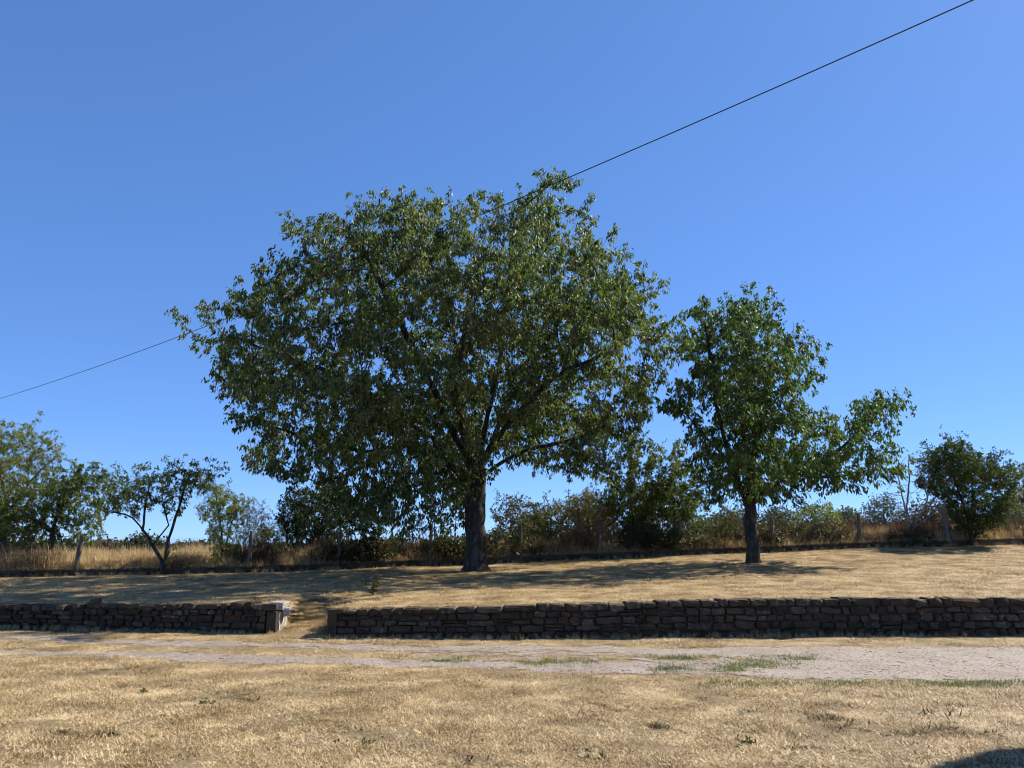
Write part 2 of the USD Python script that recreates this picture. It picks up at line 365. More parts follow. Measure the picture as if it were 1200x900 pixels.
gx, gy = np.arange(-15, 15, 0.055), np.arange(7.6, 15.0, 0.045)
GX, GY = np.meshgrid(gx, gy, indexing='ij')
GM = track_mask(GX, GY)
GZ = yard_z(GX, GY) + 0.006
nx, ny = GX.shape
ii, jj = np.meshgrid(np.arange(nx - 1), np.arange(ny - 1), indexing='ij')
keep = (GM[:-1, :-1] > 0.45) & (GY[:-1, :-1] < wall_y(GX[:-1, :-1]) - 0.9)
I, J = ii[keep], jj[keep]
q = np.stack([I * ny + J, (I + 1) * ny + J, (I + 1) * ny + J + 1, I * ny + J + 1], -1)
used, inv = np.unique(q, return_inverse=True)
q = inv.reshape(q.shape)
tv = np.stack([GX, GY, GZ], -1).reshape(-1, 3)[used]
tag(part(None, 'track', (tv, np.vstack([q[:, [0, 1, 2]], q[:, [0, 2, 3]]])), M['gravel'], smooth=True), 'pale pinkish gravel track with two wheel ruts crossing the yard', kind='structure')

# ------------------------------------------------------------------ stone walls
def block(n):
    """The surface of a cube of side 2, each face n x n squares."""
    key, pts, fs = {}, [], []

    def at(p):
        k = tuple(np.round(p, 5))
        if k not in key:
            key[k] = len(pts); pts.append(p)
        return key[k]
    t = np.linspace(-1, 1, n + 1)
    for ax in range(3):
        b, c = [(1, 2), (2, 0), (0, 1)][ax]
        for sgn in (-1, 1):
            for i in range(n):
                for j in range(n):
                    q = []
                    for di, dj in ((0, 0), (1, 0), (1, 1), (0, 1)):
                        p = np.zeros(3); p[ax] = sgn; p[b] = t[i + di]; p[c] = t[j + dj]
                        q.append(at(p))
                    if sgn < 0:
                        q = q[::-1]
                    fs += [[q[0], q[1], q[2]], [q[0], q[2], q[3]]]
    return np.array(pts), np.array(fs)


BLOCK = {2: block(2), 3: block(3)}


def stone(c, size, ang, rng, rough=0.07, rnd=0.9, n=3, shear=1.0):
    p, f = BLOCK[n][0].copy(), BLOCK[n][1]
    k = (np.abs(p) > 0.99).sum(1)
    p[k == 3] *= rnd
    p[k == 2] *= 0.5 + rnd / 2
    h = np.asarray(size) / 2
    lump = meshkit.noise(p * 1.3 + rng.uniform(0, 90, 3), 2)[:, None] - 0.5
    p = p * h + p * lump * 2.2 * rough * h.min() + rng.normal(0, 1, p.shape) * rough * 0.62 * h.min()
    # sheared a little, as rough stones are
    p[:, 0] += p[:, 2] * rng.normal(0, 0.09) * shear
    p[:, 2] += p[:, 0] * rng.normal(0, 0.035) * shear
    ca, sa = math.cos(ang), math.sin(ang)
    R = np.array([[ca, -sa, 0], [sa, ca, 0], [0, 0, 1]])
    return p @ R.T + np.asarray(c), f


def build_wall(label, x0, x1, seed, ends, mean_len, courses, group=None, mats=None):
    rng = np.random.default_rng(seed)
    xm = (x0 + x1) / 2
    org = np.array([xm, float(wall_y(xm)) + 0.2, 0.0])
    t = thing('stone_wall', label, 'stone wall', org)
    mats = mats or M['stones']
    ends_x = [x0, x1]
    taken = []
    # upright end stones
    for side in ends:
        x = ends_x[side]
        w = 0.17
        cx = x + (w / 2 if side == 0 else -w / 2)
        h = float(wall_top(cx)) - (0.0 if side == 0 else 0.15)
        y_ = float(wall_y(cx))
        if side == 0:
            v, f = stone((cx, y_ + 0.2, h / 2 - 0.03), (w, 0.44, h + 0.06), 0, rng, rough=0.05, rnd=0.97, shear=0.0)
            part(t, 'stone', (v, f), M['stones'][1], origin=org, label='upright squared end stone of the wall')
        else:
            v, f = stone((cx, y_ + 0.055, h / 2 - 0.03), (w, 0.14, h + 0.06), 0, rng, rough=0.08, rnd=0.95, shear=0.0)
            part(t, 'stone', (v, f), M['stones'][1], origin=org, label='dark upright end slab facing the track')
            v, f = stone((cx + 0.02, y_ + 0.39, h / 2 - 0.03), (w, 0.5, h + 0.05), 0, rng, rough=0.07, rnd=0.94, shear=0.0)  # pale behind the dark slab: the sunlit end face is put into colour
            part(t, 'stone', (v, f), M['pale_stone'], origin=org, label='lichened upright stone at the wall end, painted sunlit pale')
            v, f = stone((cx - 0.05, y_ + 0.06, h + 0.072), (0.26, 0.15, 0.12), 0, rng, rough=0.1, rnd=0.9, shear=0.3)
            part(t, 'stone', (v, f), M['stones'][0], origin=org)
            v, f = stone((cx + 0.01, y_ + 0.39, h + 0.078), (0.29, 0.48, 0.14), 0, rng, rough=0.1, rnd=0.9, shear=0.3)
            part(t, 'stone', (v, f), M['pale_stone'], origin=org, label='lichened cap stone at the end of the wall, painted sunlit pale')
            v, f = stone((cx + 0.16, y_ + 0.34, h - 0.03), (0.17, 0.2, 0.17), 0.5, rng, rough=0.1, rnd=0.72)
            part(t, 'stone', (v, f), M['pale_stone'], origin=org, label='small rounded stone jutting from the wall end, painted sunlit pale')
        taken.append((x, x + w) if side == 0 else (x - w, x))
    a = x0 + (0.17 if 0 in ends else 0)
    b = x1 - (0.17 if 1 in ends else 0)
    for ci in range(courses):
        x = a + rng.uniform(-0.1, 0.0) * (0 not in ends)
        cap = ci == courses - 1
        while x < b - 0.05:
            L = float(np.clip(rng.lognormal(math.log(mean_len * (1.2 if cap else 1.0)), 0.4), 0.11, 0.6))
            if x + L > b - 0.12:
                L = b - x
            cx = x + L / 2
            H = float(wall_top(cx))
            z0, z1 = H * ci / courses - (0.08 if ci == 0 else 0), H * (ci + 1) / courses
            wob = 0.045 * (float(meshkit.noise(np.array([[cx * 1.6, ci * 7.0, 0.0]]), 14)[0]) - 0.5)
            wob1 = 0.045 * (float(meshkit.noise(np.array([[cx * 1.6, (ci + 1) * 7.0, 0.0]]), 14)[0]) - 0.5)
            dz = rng.normal(0, 0.007)
            z0 += wob * (ci > 0); z1 += (wob1 if not cap else rng.normal(0, 0.009) + 0.004)
            ang = math.atan2(float(wall_y(cx + 0.3) - wall_y(cx - 0.3)), 0.6)
            proud = rng.normal(0, 0.022) - (0.02 if cap else 0) + 0.012 * (courses - 1 - ci) * -0.3
            depth = 0.42 if cap else 0.26
            cy = float(wall_y(cx)) + depth / 2 + proud
            g = 0.012
            mm = mats[rng.choice(len(mats), p=[0.3, 0.22, 0.24, 0.14, 0.10])]
            # split some blocks in two thinner stones, as the photograph's infill
            if not cap and ci > 0 and rng.random() < 0.12 and L > 0.2:
                zc = z0 + (z1 - z0) * rng.uniform(0.4, 0.6)
                for (p0, p1) in ((z0, zc), (zc, z1)):
                    v, f = stone((cx, cy, (p0 + p1) / 2 + dz), (L - g * rng.uniform(0.6, 2), depth, p1 - p0 - g), ang, rng, rough=0.16, rnd=0.86)
                    part(t, 'stone', (v, f), mats[rng.choice(len(mats))], origin=org)
            else:
                v, f = stone((cx, cy, (z0 + z1) / 2 + dz), (L - g * rng.uniform(0.6, 2.2), depth, z1 - z0 - g), ang, rng, rough=0.15, rnd=0.86)
                part(t, 'stone', (v, f), mm, origin=org)
            x += L
    # earth and small packing behind the faces
    xs = np.linspace(x0 + 0.05, x1 - 0.05, 60)
    yy = wall_y(xs)
    hh = wall_top(xs) - 0.05
    V = np.concatenate([np.stack([xs, yy + 0.07, 0 * xs - 0.1], 1), np.stack([xs, yy + 0.07, hh], 1), np.stack([xs, yy + 0.36, hh], 1), np.stack([xs, yy + 0.36, 0 * xs - 0.1], 1)])
    n = len(xs); i = np.arange(n - 1)
    Fq = []
    for k in range(4):
        k2 = (k + 1) % 4
        Fq.append(np.stack([k * n + i, k * n + i + 1, k2 * n + i + 1, k2 * n + i], -1))
    Fq.append(np.array([[0, n, 2 * n, 3 * n], [n - 1, 4 * n - 1, 3 * n - 1, 2 * n - 1]]))
    part(t, 'core', (V, np.vstack(Fq)), M['earth'], origin=org)
    return t


build_wall('long low dry stone wall of dark blocks right of the gap', GAP1, 12.2, 11, (0,), 0.25, 5)
build_wall('shorter low dry stone wall at the left with pale lit end', -14.2, GAP0, 12, (1,), 0.22, 5)
rng = np.random.default_rng(5)
p = pix(113, 706, float(wall_y(-8.0)) + 0.2)
v, f = stone((p[0], p[1], float(wall_top(p[0])) + 0.05), (0.20, 0.2, 0.13), 0.3, rng, rough=0.12, rnd=0.85)
tag(part(None, 'loose_stone', (v, f), M['stones'][2]), 'single dark block lying on top of the left stone wall', 'stone')

# low stone kerb under the fence
kx0, kx1 = float(_k[0, 0]) + 10, float(_k[-1, 0]) - 8
rng = np.random.default_rng(31)
org = np.array([0, 29.0, 0.9])
kerb = thing('stone_kerb', 'low dark kerb of rough stones along the foot of the fence', 'stone kerb', org)
x = -20.0
while x < 23.5:
    L = float(np.clip(rng.lognormal(math.log(0.42), 0.35), 0.2, 0.9))
    cx = x + L / 2
    ang = math.atan2(float(kerb_y(cx + 0.4) - kerb_y(cx - 0.4)), 0.8)
    H = KERB_H * rng.uniform(0.8, 1.03)
    zb = float(kerb_z(cx))
    if rng.random() < 0.45:
        parts = [(0, 0.5), (0.5, 1)]
    else:
        parts = [(0, 1)]
    for a0, a1 in parts:
        v, f = stone((cx, float(kerb_y(cx)) + 0.16 + rng.normal(0, 0.02), zb - 0.04 + H * (a0 + a1) / 2), (L * rng.uniform(0.9, 1.04), 0.3, H * (a1 - a0) * rng.uniform(0.85, 1.1)), ang + rng.normal(0, 0.05), rng, rough=0.2, rnd=0.8)
        part(kerb, 'stone', (v, f), M['stones'][rng.choice(5, p=[0.2, 0.15, 0.1, 0.5, 0.05])], origin=org)
    x += L

xs = np.linspace(-20, 23.5, 90)
V = np.concatenate([np.stack([xs, kerb_y(xs) + 0.035, kerb_z(xs) - 0.1], 1), np.stack([xs, kerb_y(xs) + 0.035, kerb_z(xs) + KERB_H - 0.02], 1), np.stack([xs, kerb_y(xs) + 0.3, kerb_z(xs) + KERB_H - 0.02], 1)])
i = np.arange(89)
part(kerb, 'core', (V, np.vstack([np.stack([i, i + 1, i + 91, i + 90], -1), np.stack([i + 90, i + 91, i + 181, i + 180], -1)])), M['earth'], origin=org)

# ------------------------------------------------------------------ wire fence
fence_y = lambda x: kerb_y(x) + 0.10
rng = np.random.default_rng(8)
fo = np.array([0, 29.3, 1.0])
fence = thing('wire_fence', 'chain link wire fence on grey posts between lawn and field', 'fence', fo)
POST_U = [-10, 91, 197, 293, 397, 505, 610, 702, 797, 905, 1008, 1112, 1218]
post_x = []
for i, u in enumerate(POST_U):
    Y = 28
    for _ in range(10):
        p = pix(u, 640, Y); Y = float(fence_y(p[0]))
    x, y = p[0], Y
    post_x.append(x)
    z0 = float(kerb_z(x)) - 0.05
    h = 1.42 * rng.uniform(0.95, 1.05) + (0.2 if u == 1112 else 0)
    lean = np.array([rng.normal(0, 0.025) + (0.09 if u == 91 else 0), rng.normal(0, 0.02), 1.0])
    w = rng.uniform(0.065, 0.085) * (1.5 if u == 1112 else 1)
    rings = []
    for t in np.linspace(0, 1, 6):
        s = w * (1 - 0.12 * t) * (0.7 if t == 1 else 1)
        ang = np.arange(8) * math.pi / 4 + 0.4
        rr = s * (1 + 0.08 * rng.normal(size=8))
        c = np.array([x, y, z0]) + lean * h * t
        rings.append(c + np.stack([np.cos(ang) * rr, np.sin(ang) * rr, 0 * ang], 1))
    V = np.vstack(rings + [[np.array([x, y, z0]) + lean * (h + 0.01)]])
    Fs = []
    for k in range(5):
        for j in range(8):
            j2 = (j + 1) % 8
            Fs += [[k * 8 + j, k * 8 + j2, k * 8 + 8 + j2], [k * 8 + j, k * 8 + 8 + j2, k * 8 + 8 + j]]
    Fs += [[40 + j, 40 + (j + 1) % 8, 48] for j in range(8)]
    part(fence, 'post', (V, np.array(Fs)), M['pale_bark'] if u == 1112 else M['post'], origin=fo, smooth=50)


def strands(segs, r, sides=3):
    """Thin straight wires between pairs of points, as one mesh."""
    segs = np.asarray(segs, float)
    a, b = segs[:, 0], segs[:, 1]
    d = b - a; d /= np.linalg.norm(d, axis=1, keepdims=True) + 1e-9
    h = np.where(np.abs(d[:, 2:3]) < 0.9, [[0, 0, 1.0]], [[1.0, 0, 0]])
    n1 = np.cross(d, h); n1 /= np.linalg.norm(n1, axis=1, keepdims=True)
    n2 = np.cross(d, n1)
    an = np.arange(sides) * 2 * math.pi / sides
    off = np.cos(an)[None, :, None] * n1[:, None] + np.sin(an)[None, :, None] * n2[:, None]
    r = np.broadcast_to(np.asarray(r, float), (len(segs),))[:, None, None]
    V = np.concatenate([a[:, None] + off * r, b[:, None] + off * r], 1).reshape(-1, 3)
    k = np.arange(len(segs))[:, None] * 2 * sides
    F_ = []
    for j in range(sides):
        j2 = (j + 1) % sides
        F_ += [np.concatenate([k + j, k + j2, k + sides + j2], 1), np.concatenate([k + j, k + sides + j2, k + sides + j], 1)]
    return V, np.vstack(F_)


segs = []
fz = lambda x, h: float(kerb_z(x)) + h
FH0, FH1 = 0.24, 1.22
xs_ = np.arange(post_x[0], post_x[-1], 0.075)
for x in xs_:
    for s in (-1, 1):
        xa, xb = x, x + s * (FH1 - FH0) * 0.55
        segs.append([[xa, float(fence_y(xa)) - 0.07 + 0.003 * s, fz(xa, FH0)], [xb, float(fence_y(xb)) - 0.07 + 0.003 * s, fz(xb, FH1)]])
part(fence, 'wire_mesh', strands(segs, 0.0017), M['wire'], origin=fo)
for h in (FH0, (FH0 + FH1) / 2, FH1):
    xx = np.linspace(post_x[0], post_x[-1], 60)
    part(fence, 'line_wire', strands([[[a, float(fence_y(a)) - 0.078, fz(a, h)], [b, float(fence_y(b)) - 0.078, fz(b, h)]] for a, b in zip(xx[:-1], xx[1:])], 0.002), M['wire'], origin=fo)

# ------------------------------------------------------------------ trees and shrubs
def envelope(poly_px, Y0, n, rng, R=4.0, depth=1.0, shell=0.0, gaps=0.0, gscale=0.8, seed=0, inset=0.0):
    """Points in a crown: the crown's outline at distance Y0, given its real depth (round towards the outline)."""
    poly = Polygon([(pix(u, v, Y0)[0], pix(u, v, Y0)[2]) for u, v in poly_px]).buffer(0)
    poly = max(getattr(poly.buffer(-inset), 'geoms', [poly.buffer(-inset)]), key=lambda g: g.area) if inset else poly
    x0, z0, x1, z1 = poly.bounds
    out = np.zeros((0, 3))
    edge = poly.boundary
    while len(out) < n:
        q = rng.uniform([x0, z0], [x1, z1], (n * 3, 2))
        q = q[contains_xy(poly, q[:, 0], q[:, 1])]
        d = np.minimum(sh_distance(edge, sh_points(q)), R)
        half = depth * np.sqrt(np.maximum(R * R - (R - d) ** 2, 0)) + 0.05
        w = rng.uniform(-1, 1, len(q))
        if shell:
            w = np.sign(w) * np.abs(w) ** (1 / (1 + shell))
        # deep places of the crown get their share
        ok = rng.random(len(q)) < half / half.max() * 0.8 + 0.2
        P = np.stack([q[:, 0], Y0 + w * half, q[:, 1]], 1)[ok]
        if gaps:
            P = P[meshkit.fbm(P * gscale, 2, 40 + seed) > gaps]
        out = np.vstack([out, P])
    return out[:n]


def clumps(poly_px, Y0, n, count, rx, rz, rng, R, depth, shell, seed, inset, centre):
    """Points of a crown gathered in flattish leafy boughs that hang outwards."""
    C = envelope(poly_px, Y0, count, rng, R, depth, shell, 0.0, 1.0, seed, inset)
    # keep the boughs apart from each other
    for _ in range(6):
        d, i = cKDTree(C).query(C, 2)
        v = C - C[i[:, 1]]
        push = np.clip(rx * 0.9 - d[:, 1], 0, None)[:, None] * v / (d[:, 1:2] + 1e-6)
        C = C + 0.4 * push * [0.3, 1.0, 0.3]
    k = rng.integers(0, count, n)
    size = rng.uniform(0.6, 1.25, count)[k][:, None]
    q = rng.normal(0, 1, (n, 3)); q /= np.linalg.norm(q, axis=1, keepdims=True)
    q *= rng.random((n, 1)) ** 0.4
    out = C - centre; out[:, 2] = 0
    out /= np.linalg.norm(out, axis=1, keepdims=True) + 1e-6
    o = out[k]
    along = (q * o).sum(1, keepdims=True)
    P = C[k] + (q * [rx, rx, rz] + o * along * rx * 0.35) * size
    P[:, 2] -= np.clip(along[:, 0], 0, 1) * rz * 0.9
    rim = Polygon([(pix(u, v, Y0)[0], pix(u, v, Y0)[2]) for u, v in poly_px]).buffer(0).buffer(-0.12)
    return P[contains_xy(rim, P[:, 0], P[:, 2])]


def colonize(nodes, parent, attr, step, infl, kill, rng, iters=160, up=0.0, wobble=0.12):
    nodes, parent = [np.asarray(p, float) for p in nodes], list(parent)
    heading = [np.zeros(3)] * len(nodes)
    attr = np.array(attr)
    for it in range(iters):
        if len(attr) == 0:
            break
        N = np.array(nodes)
        tree = cKDTree(N)
        d, i = tree.query(attr, distance_upper_bound=infl)
        ok = np.isfinite(d)
        if not ok.any():
            infl *= 1.5
            if infl > 60:
                break
            continue
        dirs = attr[ok] - N[i[ok]]
        dirs /= np.linalg.norm(dirs, axis=1, keepdims=True) + 1e-9
        ids = i[ok]
        uniq, inv = np.unique(ids, return_inverse=True)
        acc = np.zeros((len(uniq), 3))
        np.add.at(acc, inv, dirs)
        acc /= np.linalg.norm(acc, axis=1, keepdims=True) + 1e-9
        acc += rng.normal(0, wobble, acc.shape) + [0, 0, up]
        acc += 0.5 * np.array([heading[k] for k in uniq])
        acc /= np.linalg.norm(acc, axis=1, keepdims=True) + 1e-9
        new = N[uniq] + acc * step
        dd, _ = tree.query(new)
        good = dd > step * 0.45
        if not good.any():
            # the attractors left cannot be reached: drop the nearest
            attr = attr[d > np.percentile(d, 20)] if len(attr) > 5 else attr[:0]
            continue
        for k, pnt, h in zip(uniq[good], new[good], acc[good]):
            nodes.append(pnt); parent.append(int(k)); heading.append(h)
        dn, _ = cKDTree(new[good]).query(attr)
        attr = attr[dn > kill]
    return np.array(nodes), np.array(parent)


def seed_lines(lines, step, rng, wob=0.06):
    """Polylines (each with the index of the line it springs from and the place on it, or None) as first nodes."""
    nodes, parent, where = [], [], []
    for pts, src in lines:
        pts = np.asarray(pts, float)
        seg = np.linalg.norm(np.diff(pts, axis=0), axis=1)
        s = np.concatenate([[0], np.cumsum(seg)])
        m = max(2, int(s[-1] / step) + 1)
        t = np.linspace(0, s[-1], m)
        # a smooth run through the points
        P = np.stack([np.interp(t, s, pts[:, k]) for k in range(3)], 1)
        for _ in range(2):
            P[1:-1] = 0.25 * P[:-2] + 0.5 * P[1:-1] + 0.25 * P[2:]
        P[1:-1] += rng.normal(0, wob, P[1:-1].shape) * step
        ids = []
        if src is None:
            last = -1
            start = 0
        else:
            cand = where[src]
            last = cand[int(np.argmin(np.linalg.norm(np.array([nodes[c] for c in cand]) - P[0], axis=1)))]
            start = 1
        for q in P[start:]:
            nodes.append(q); parent.append(last); last = len(nodes) - 1; ids.append(last)
        where.append(ids)
    return nodes, parent


def pipe_radii(parent, r0, R):
    """Branch thickness from what each branch carries; the exponent is chosen so that the foot has radius R."""
    n = len(parent)
    kids = np.zeros(n, int)
    for p in parent:
        if p >= 0:
            kids[p] += 1
    lo, hi = 1.2, 6.0
    for _ in range(30):
        e = (lo + hi) / 2
        acc = np.where(kids == 0, r0 ** e, 0.0)
        for i in range(n - 1, -1, -1):
            if parent[i] >= 0:
                acc[parent[i]] += acc[i]
        r = acc ** (1 / e)
        if r[0] > R:
            lo = e
        else:
            hi = e
    return r


def chain_list(parent, r):
    n = len(parent)
    best = np.full(n, -1)
    for i in range(n):
        p = parent[i]
        if p >= 0 and (best[p] < 0 or r[i] > r[best[p]]):
            best[p] = i
    heads = [i for i in range(n) if parent[i] < 0 or best[parent[i]] != i]
    out = []
    for h in heads:
        c = [h]
        while best[c[-1]] >= 0:
            c.append(best[c[-1]])
        out.append(([parent[h]] if parent[h] >= 0 else []) + c)
    return out


def tubes(chains, nodes, r, flare=None, rough=0.0, rng=None):
    VV, FF, o = [], [], 0
    for c in chains:
        if len(c) < 2:
            continue
        P, R = nodes[c], r[c].copy()
        if r[c[0]] > r[c[1]] * 1.25:
            R[0] = R[1] * 1.05
        k = R.max()
        sides = 12 if k > 0.15 else 8 if k > 0.06 else 5 if k > 0.02 else 3
        if k < 0.02 and len(P) > 4:
            keep = np.unique(np.concatenate([np.arange(0, len(P), 2), [len(P) - 1]]))
            P, R = P[keep], R[keep]
        t = np.gradient(P, axis=0)
        t /= np.linalg.norm(t, axis=1, keepdims=True) + 1e-9
        ref = np.array([0.31, 0.95, 0.05]) if abs(t[:, 2]).mean() > 0.6 else np.array([0.05, 0.1, 1.0])
        n1 = np.cross(t, ref); n1 /= np.linalg.norm(n1, axis=1, keepdims=True) + 1e-9
        n2 = np.cross(t, n1)
        an = np.arange(sides) * 2 * math.pi / sides
        rad = np.repeat(R[:, None], sides, 1)
        if flare is not None and c[0] == 0:
            hgt = P[:, 2] - P[0, 2]
            rad = rad * (1 + flare * np.exp(-hgt / 0.22)[:, None] * (1 + 0.45 * np.cos(an * 5 + 0.6) + 0.2 * np.cos(an * 3))[None])
        if rough and k > 0.06:
            rad = rad * (1 + rough * (meshkit.noise(np.stack([np.cos(an)[None] * 2 + 0 * rad, np.sin(an)[None] * 2 + P[:, :1], P[:, 2:3] * 2 + 0 * rad], -1), 3) - 0.5) * 2)
        V = P[:, None] + np.cos(an)[None, :, None] * n1[:, None] * rad[..., None] + np.sin(an)[None, :, None] * n2[:, None] * rad[..., None]
        i, j = np.meshgrid(np.arange(len(P) - 1), np.arange(sides), indexing='ij')
        q = np.stack([i * sides + j, i * sides + (j + 1) % sides, (i + 1) * sides + (j + 1) % sides, (i + 1) * sides + j], -1).reshape(-1, 4)
        VV.append(V.reshape(-1, 3)); FF.append(np.vstack([q[:, [0, 2, 1]], q[:, [0, 3, 2]]]) + o)
        o += len(P) * sides
    return (np.vstack(VV), np.vstack(FF)) if VV else None


def leaves(P, D, length, width, rng, curl=0.25, fold=0.35):
    """Folded, curling leaves: base at P, pointing along D; four triangles each."""
    n = len(P)
    D = D / (np.linalg.norm(D, axis=1, keepdims=True) + 1e-9)
    a = rng.normal(size=(n, 3))
    S = np.cross(D, a); S /= np.linalg.norm(S, axis=1, keepdims=True) + 1e-9
    U = np.cross(S, D)
    L = (length * rng.uniform(0.65, 1.2, n))[:, None]
    W = (width * rng.uniform(0.7, 1.2, n))[:, None]
    c = (curl * rng.uniform(-0.3, 1.2, n))[:, None]
    f = (fold * rng.uniform(0.2, 1.3, n))[:, None]
    mid = P + D * L * 0.45
    tip = P + D * L - U * L * c
    le = mid - S * W / 2 + U * W * f
    ri = mid + S * W / 2 + U * W * f
    V = np.stack([P, le, mid, ri, tip], 1).reshape(-1, 3)
    k = np.arange(n)[:, None] * 5
    Fc = np.vstack([k + [0, 2, 1], k + [0, 3, 2], k + [1, 2, 4], k + [2, 3, 4]])
    return V, Fc


def tree(name, label, cat, poly, Y, lines, R, r0=0.006, n_attr=1500, step=0.25, infl=2.0, kill=0.35, crown=(4.0, 1.0), shell=0.3, gaps=0.0, gscale=0.8,
         leaf=(0.17, 0.075), per=9, spread=0.14, droop=0.8, bark='bark', leafm='cherry', seed=1, limb_min=0.07, group=None, up=0.05, leaf_r=0.022,
         base=None, flare=0.5, extra_per_tip=0, leaf_cut=None, wob=0.12, crown_name='crown', shoots=0, inset=0.0, bunch=2, boughs=None):
    rng = np.random.default_rng(seed)
    att = envelope(poly, Y, n_attr, rng, crown[0], crown[1], shell, gaps, gscale, seed, inset) if n_attr else np.zeros((0, 3))
    if boughs:
        top = np.array(lines[0][0])
        att = clumps(poly, Y, n_attr, boughs[0], boughs[1], boughs[2], rng, crown[0], crown[1], shell, seed, inset, top[0] * [1, 1, 0] + [0, 0, top[:, 2].mean()])
    nodes, parent = seed_lines(lines, step, rng)
    nodes, parent = colonize(nodes, parent, att, step, infl, kill, rng, up=up, wobble=wob)
    if shoots:
        kids = np.bincount(parent[parent >= 0], minlength=len(parent))
        c0 = np.median(nodes, axis=0) - [0, 0, 1.0]
        outw = nodes - c0
        ext = outw / (np.linalg.norm(outw, axis=1, keepdims=True) + 1e-9)
        # the tips that look out of the crown
        dist_out = np.array([((nodes - nodes[i]) @ ext[i]).max() if kids[i] == 0 else 99 for i in range(len(nodes))])
        tips = np.nonzero(dist_out < 0.9)[0]
        tips = rng.choice(tips, min(shoots, len(tips)), replace=False)
        nn, pp = list(nodes), list(parent)
        for i in tips:
            dvec = ext[i] * 0.9 + [0, 0, 0.55] + rng.normal(0, 0.3, 3)
            dvec /= np.linalg.norm(dvec)
            last, pos = int(i), nodes[i].copy()
            for k in range(rng.integers(1, max(2, int(0.95 / step) + 1))):
                dvec = dvec + rng.normal(0, 0.12, 3) + [0, 0, -0.05]
                dvec /= np.linalg.norm(dvec)
                pos = pos + dvec * step * 0.85
                nn.append(pos.copy()); pp.append(last); last = len(nn) - 1
        nodes, parent = np.array(nn), np.array(pp)
    r = pipe_radii(parent, r0, R)
    # twigs sag a little under their leaves
    org = nodes[0].copy()
    t = thing(name, label, cat, org, group)
    ch = chain_list(parent, r)
    big = [c for c in ch if r[c[1] if len(c) > 1 else c[0]] >= limb_min or c[0] == 0]
    small = [c for c in ch if not (r[c[1] if len(c) > 1 else c[0]] >= limb_min or c[0] == 0)]
    big.sort(key=lambda c: -r[c[-2 if len(c) > 1 else 0]])
    for c in big:
        g = tubes([c], nodes, r, flare, 0.12, rng)
        if g:
            part(t, 'trunk' if c[0] == 0 else 'limb', g, M[bark], smooth=True, origin=org)
    g = tubes(small, nodes, r)
    if g:
        part(t, 'branches', g, M[bark], smooth=True, origin=org)
    if per:
        thin = np.nonzero((r < leaf_r) & (parent >= 0))[0]
        kids = np.bincount(parent[parent >= 0], minlength=len(parent))
        cnt = np.full(len(thin), per) + extra_per_tip * (kids[thin] == 0)
        if leaf_cut is not None:
            cnt = np.where(leaf_cut(nodes[thin]), cnt, 0)
        cnt = rng.poisson(cnt)
        idx = np.repeat(thin, cnt)
        A, B = nodes[parent[idx]], nodes[idx]
        ax = B - A
        # leaves hang in bunches: a few bunches on each twig
        bk = rng.integers(0, bunch, len(idx)) + idx * bunch
        ub, bi = np.unique(bk, return_inverse=True)
        f = rng.random(len(ub))[bi][:, None]
        P = A + ax * f + rng.normal(0, spread, (len(ub), 3))[bi] + rng.normal(0, spread * 0.42, (len(idx), 3))
        fan = rng.normal(0, 0.3, (len(ub), 3))[bi]
        D = fan + rng.normal(0, 0.42, (len(idx), 3)) + ax / (np.linalg.norm(ax, axis=1, keepdims=True) + 1e-9) * 0.5 + np.array([0, 0, -1.0]) * droop * 1.3
        part(t, crown_name, leaves(P, D, leaf[0], leaf[1], rng), M[leafm], origin=org)
    return t, nodes, r


def PX(*uv, Y, dY=None):
    """Pixels at distance Y (dY: added to Y point by point)."""
    dY = dY or [0] * len(uv)
    return [pix(u, v, Y + d) for (u, v), d in zip(uv, dY)]


# the big cherry
B0 = on_ground(557, 669.5, lawn_z, 16)
YB = float(B0[1])
B0[2] -= 0.08
BIG = [(206, 388), (230, 356), (252, 338), (266, 350), (290, 356), (302, 332), (322, 298), (345, 278), (364, 284), (366, 258), (376, 252), (388, 264), (398, 240), (412, 246), (425, 254), (450, 244),
       (480, 246), (500, 246), (520, 232), (540, 216), (560, 236), (575, 208), (595, 220), (610, 234), (622, 214), (640, 224), (652, 206), (668, 236), (690, 250), (715, 234), (730, 256), (705, 275),
       (725, 298), (748, 298), (742, 315), (765, 318), (762, 355), (772, 375), (792, 395), (802, 420), (787, 460), (767, 485), (750, 505), (742, 530), (728, 558), (700, 582), (670, 590), (640, 578),
       (620, 552), (600, 540), (590, 558), (570, 580), (562, 612), (540, 618), (520, 618), (500, 628), (470, 640), (435, 638), (405, 620), (380, 598), (360, 575), (340, 590), (308, 565), (300, 540),
       (275, 530), (262, 490), (270, 460), (248, 452), (235, 440), (222, 452), (214, 446), (220, 420)]
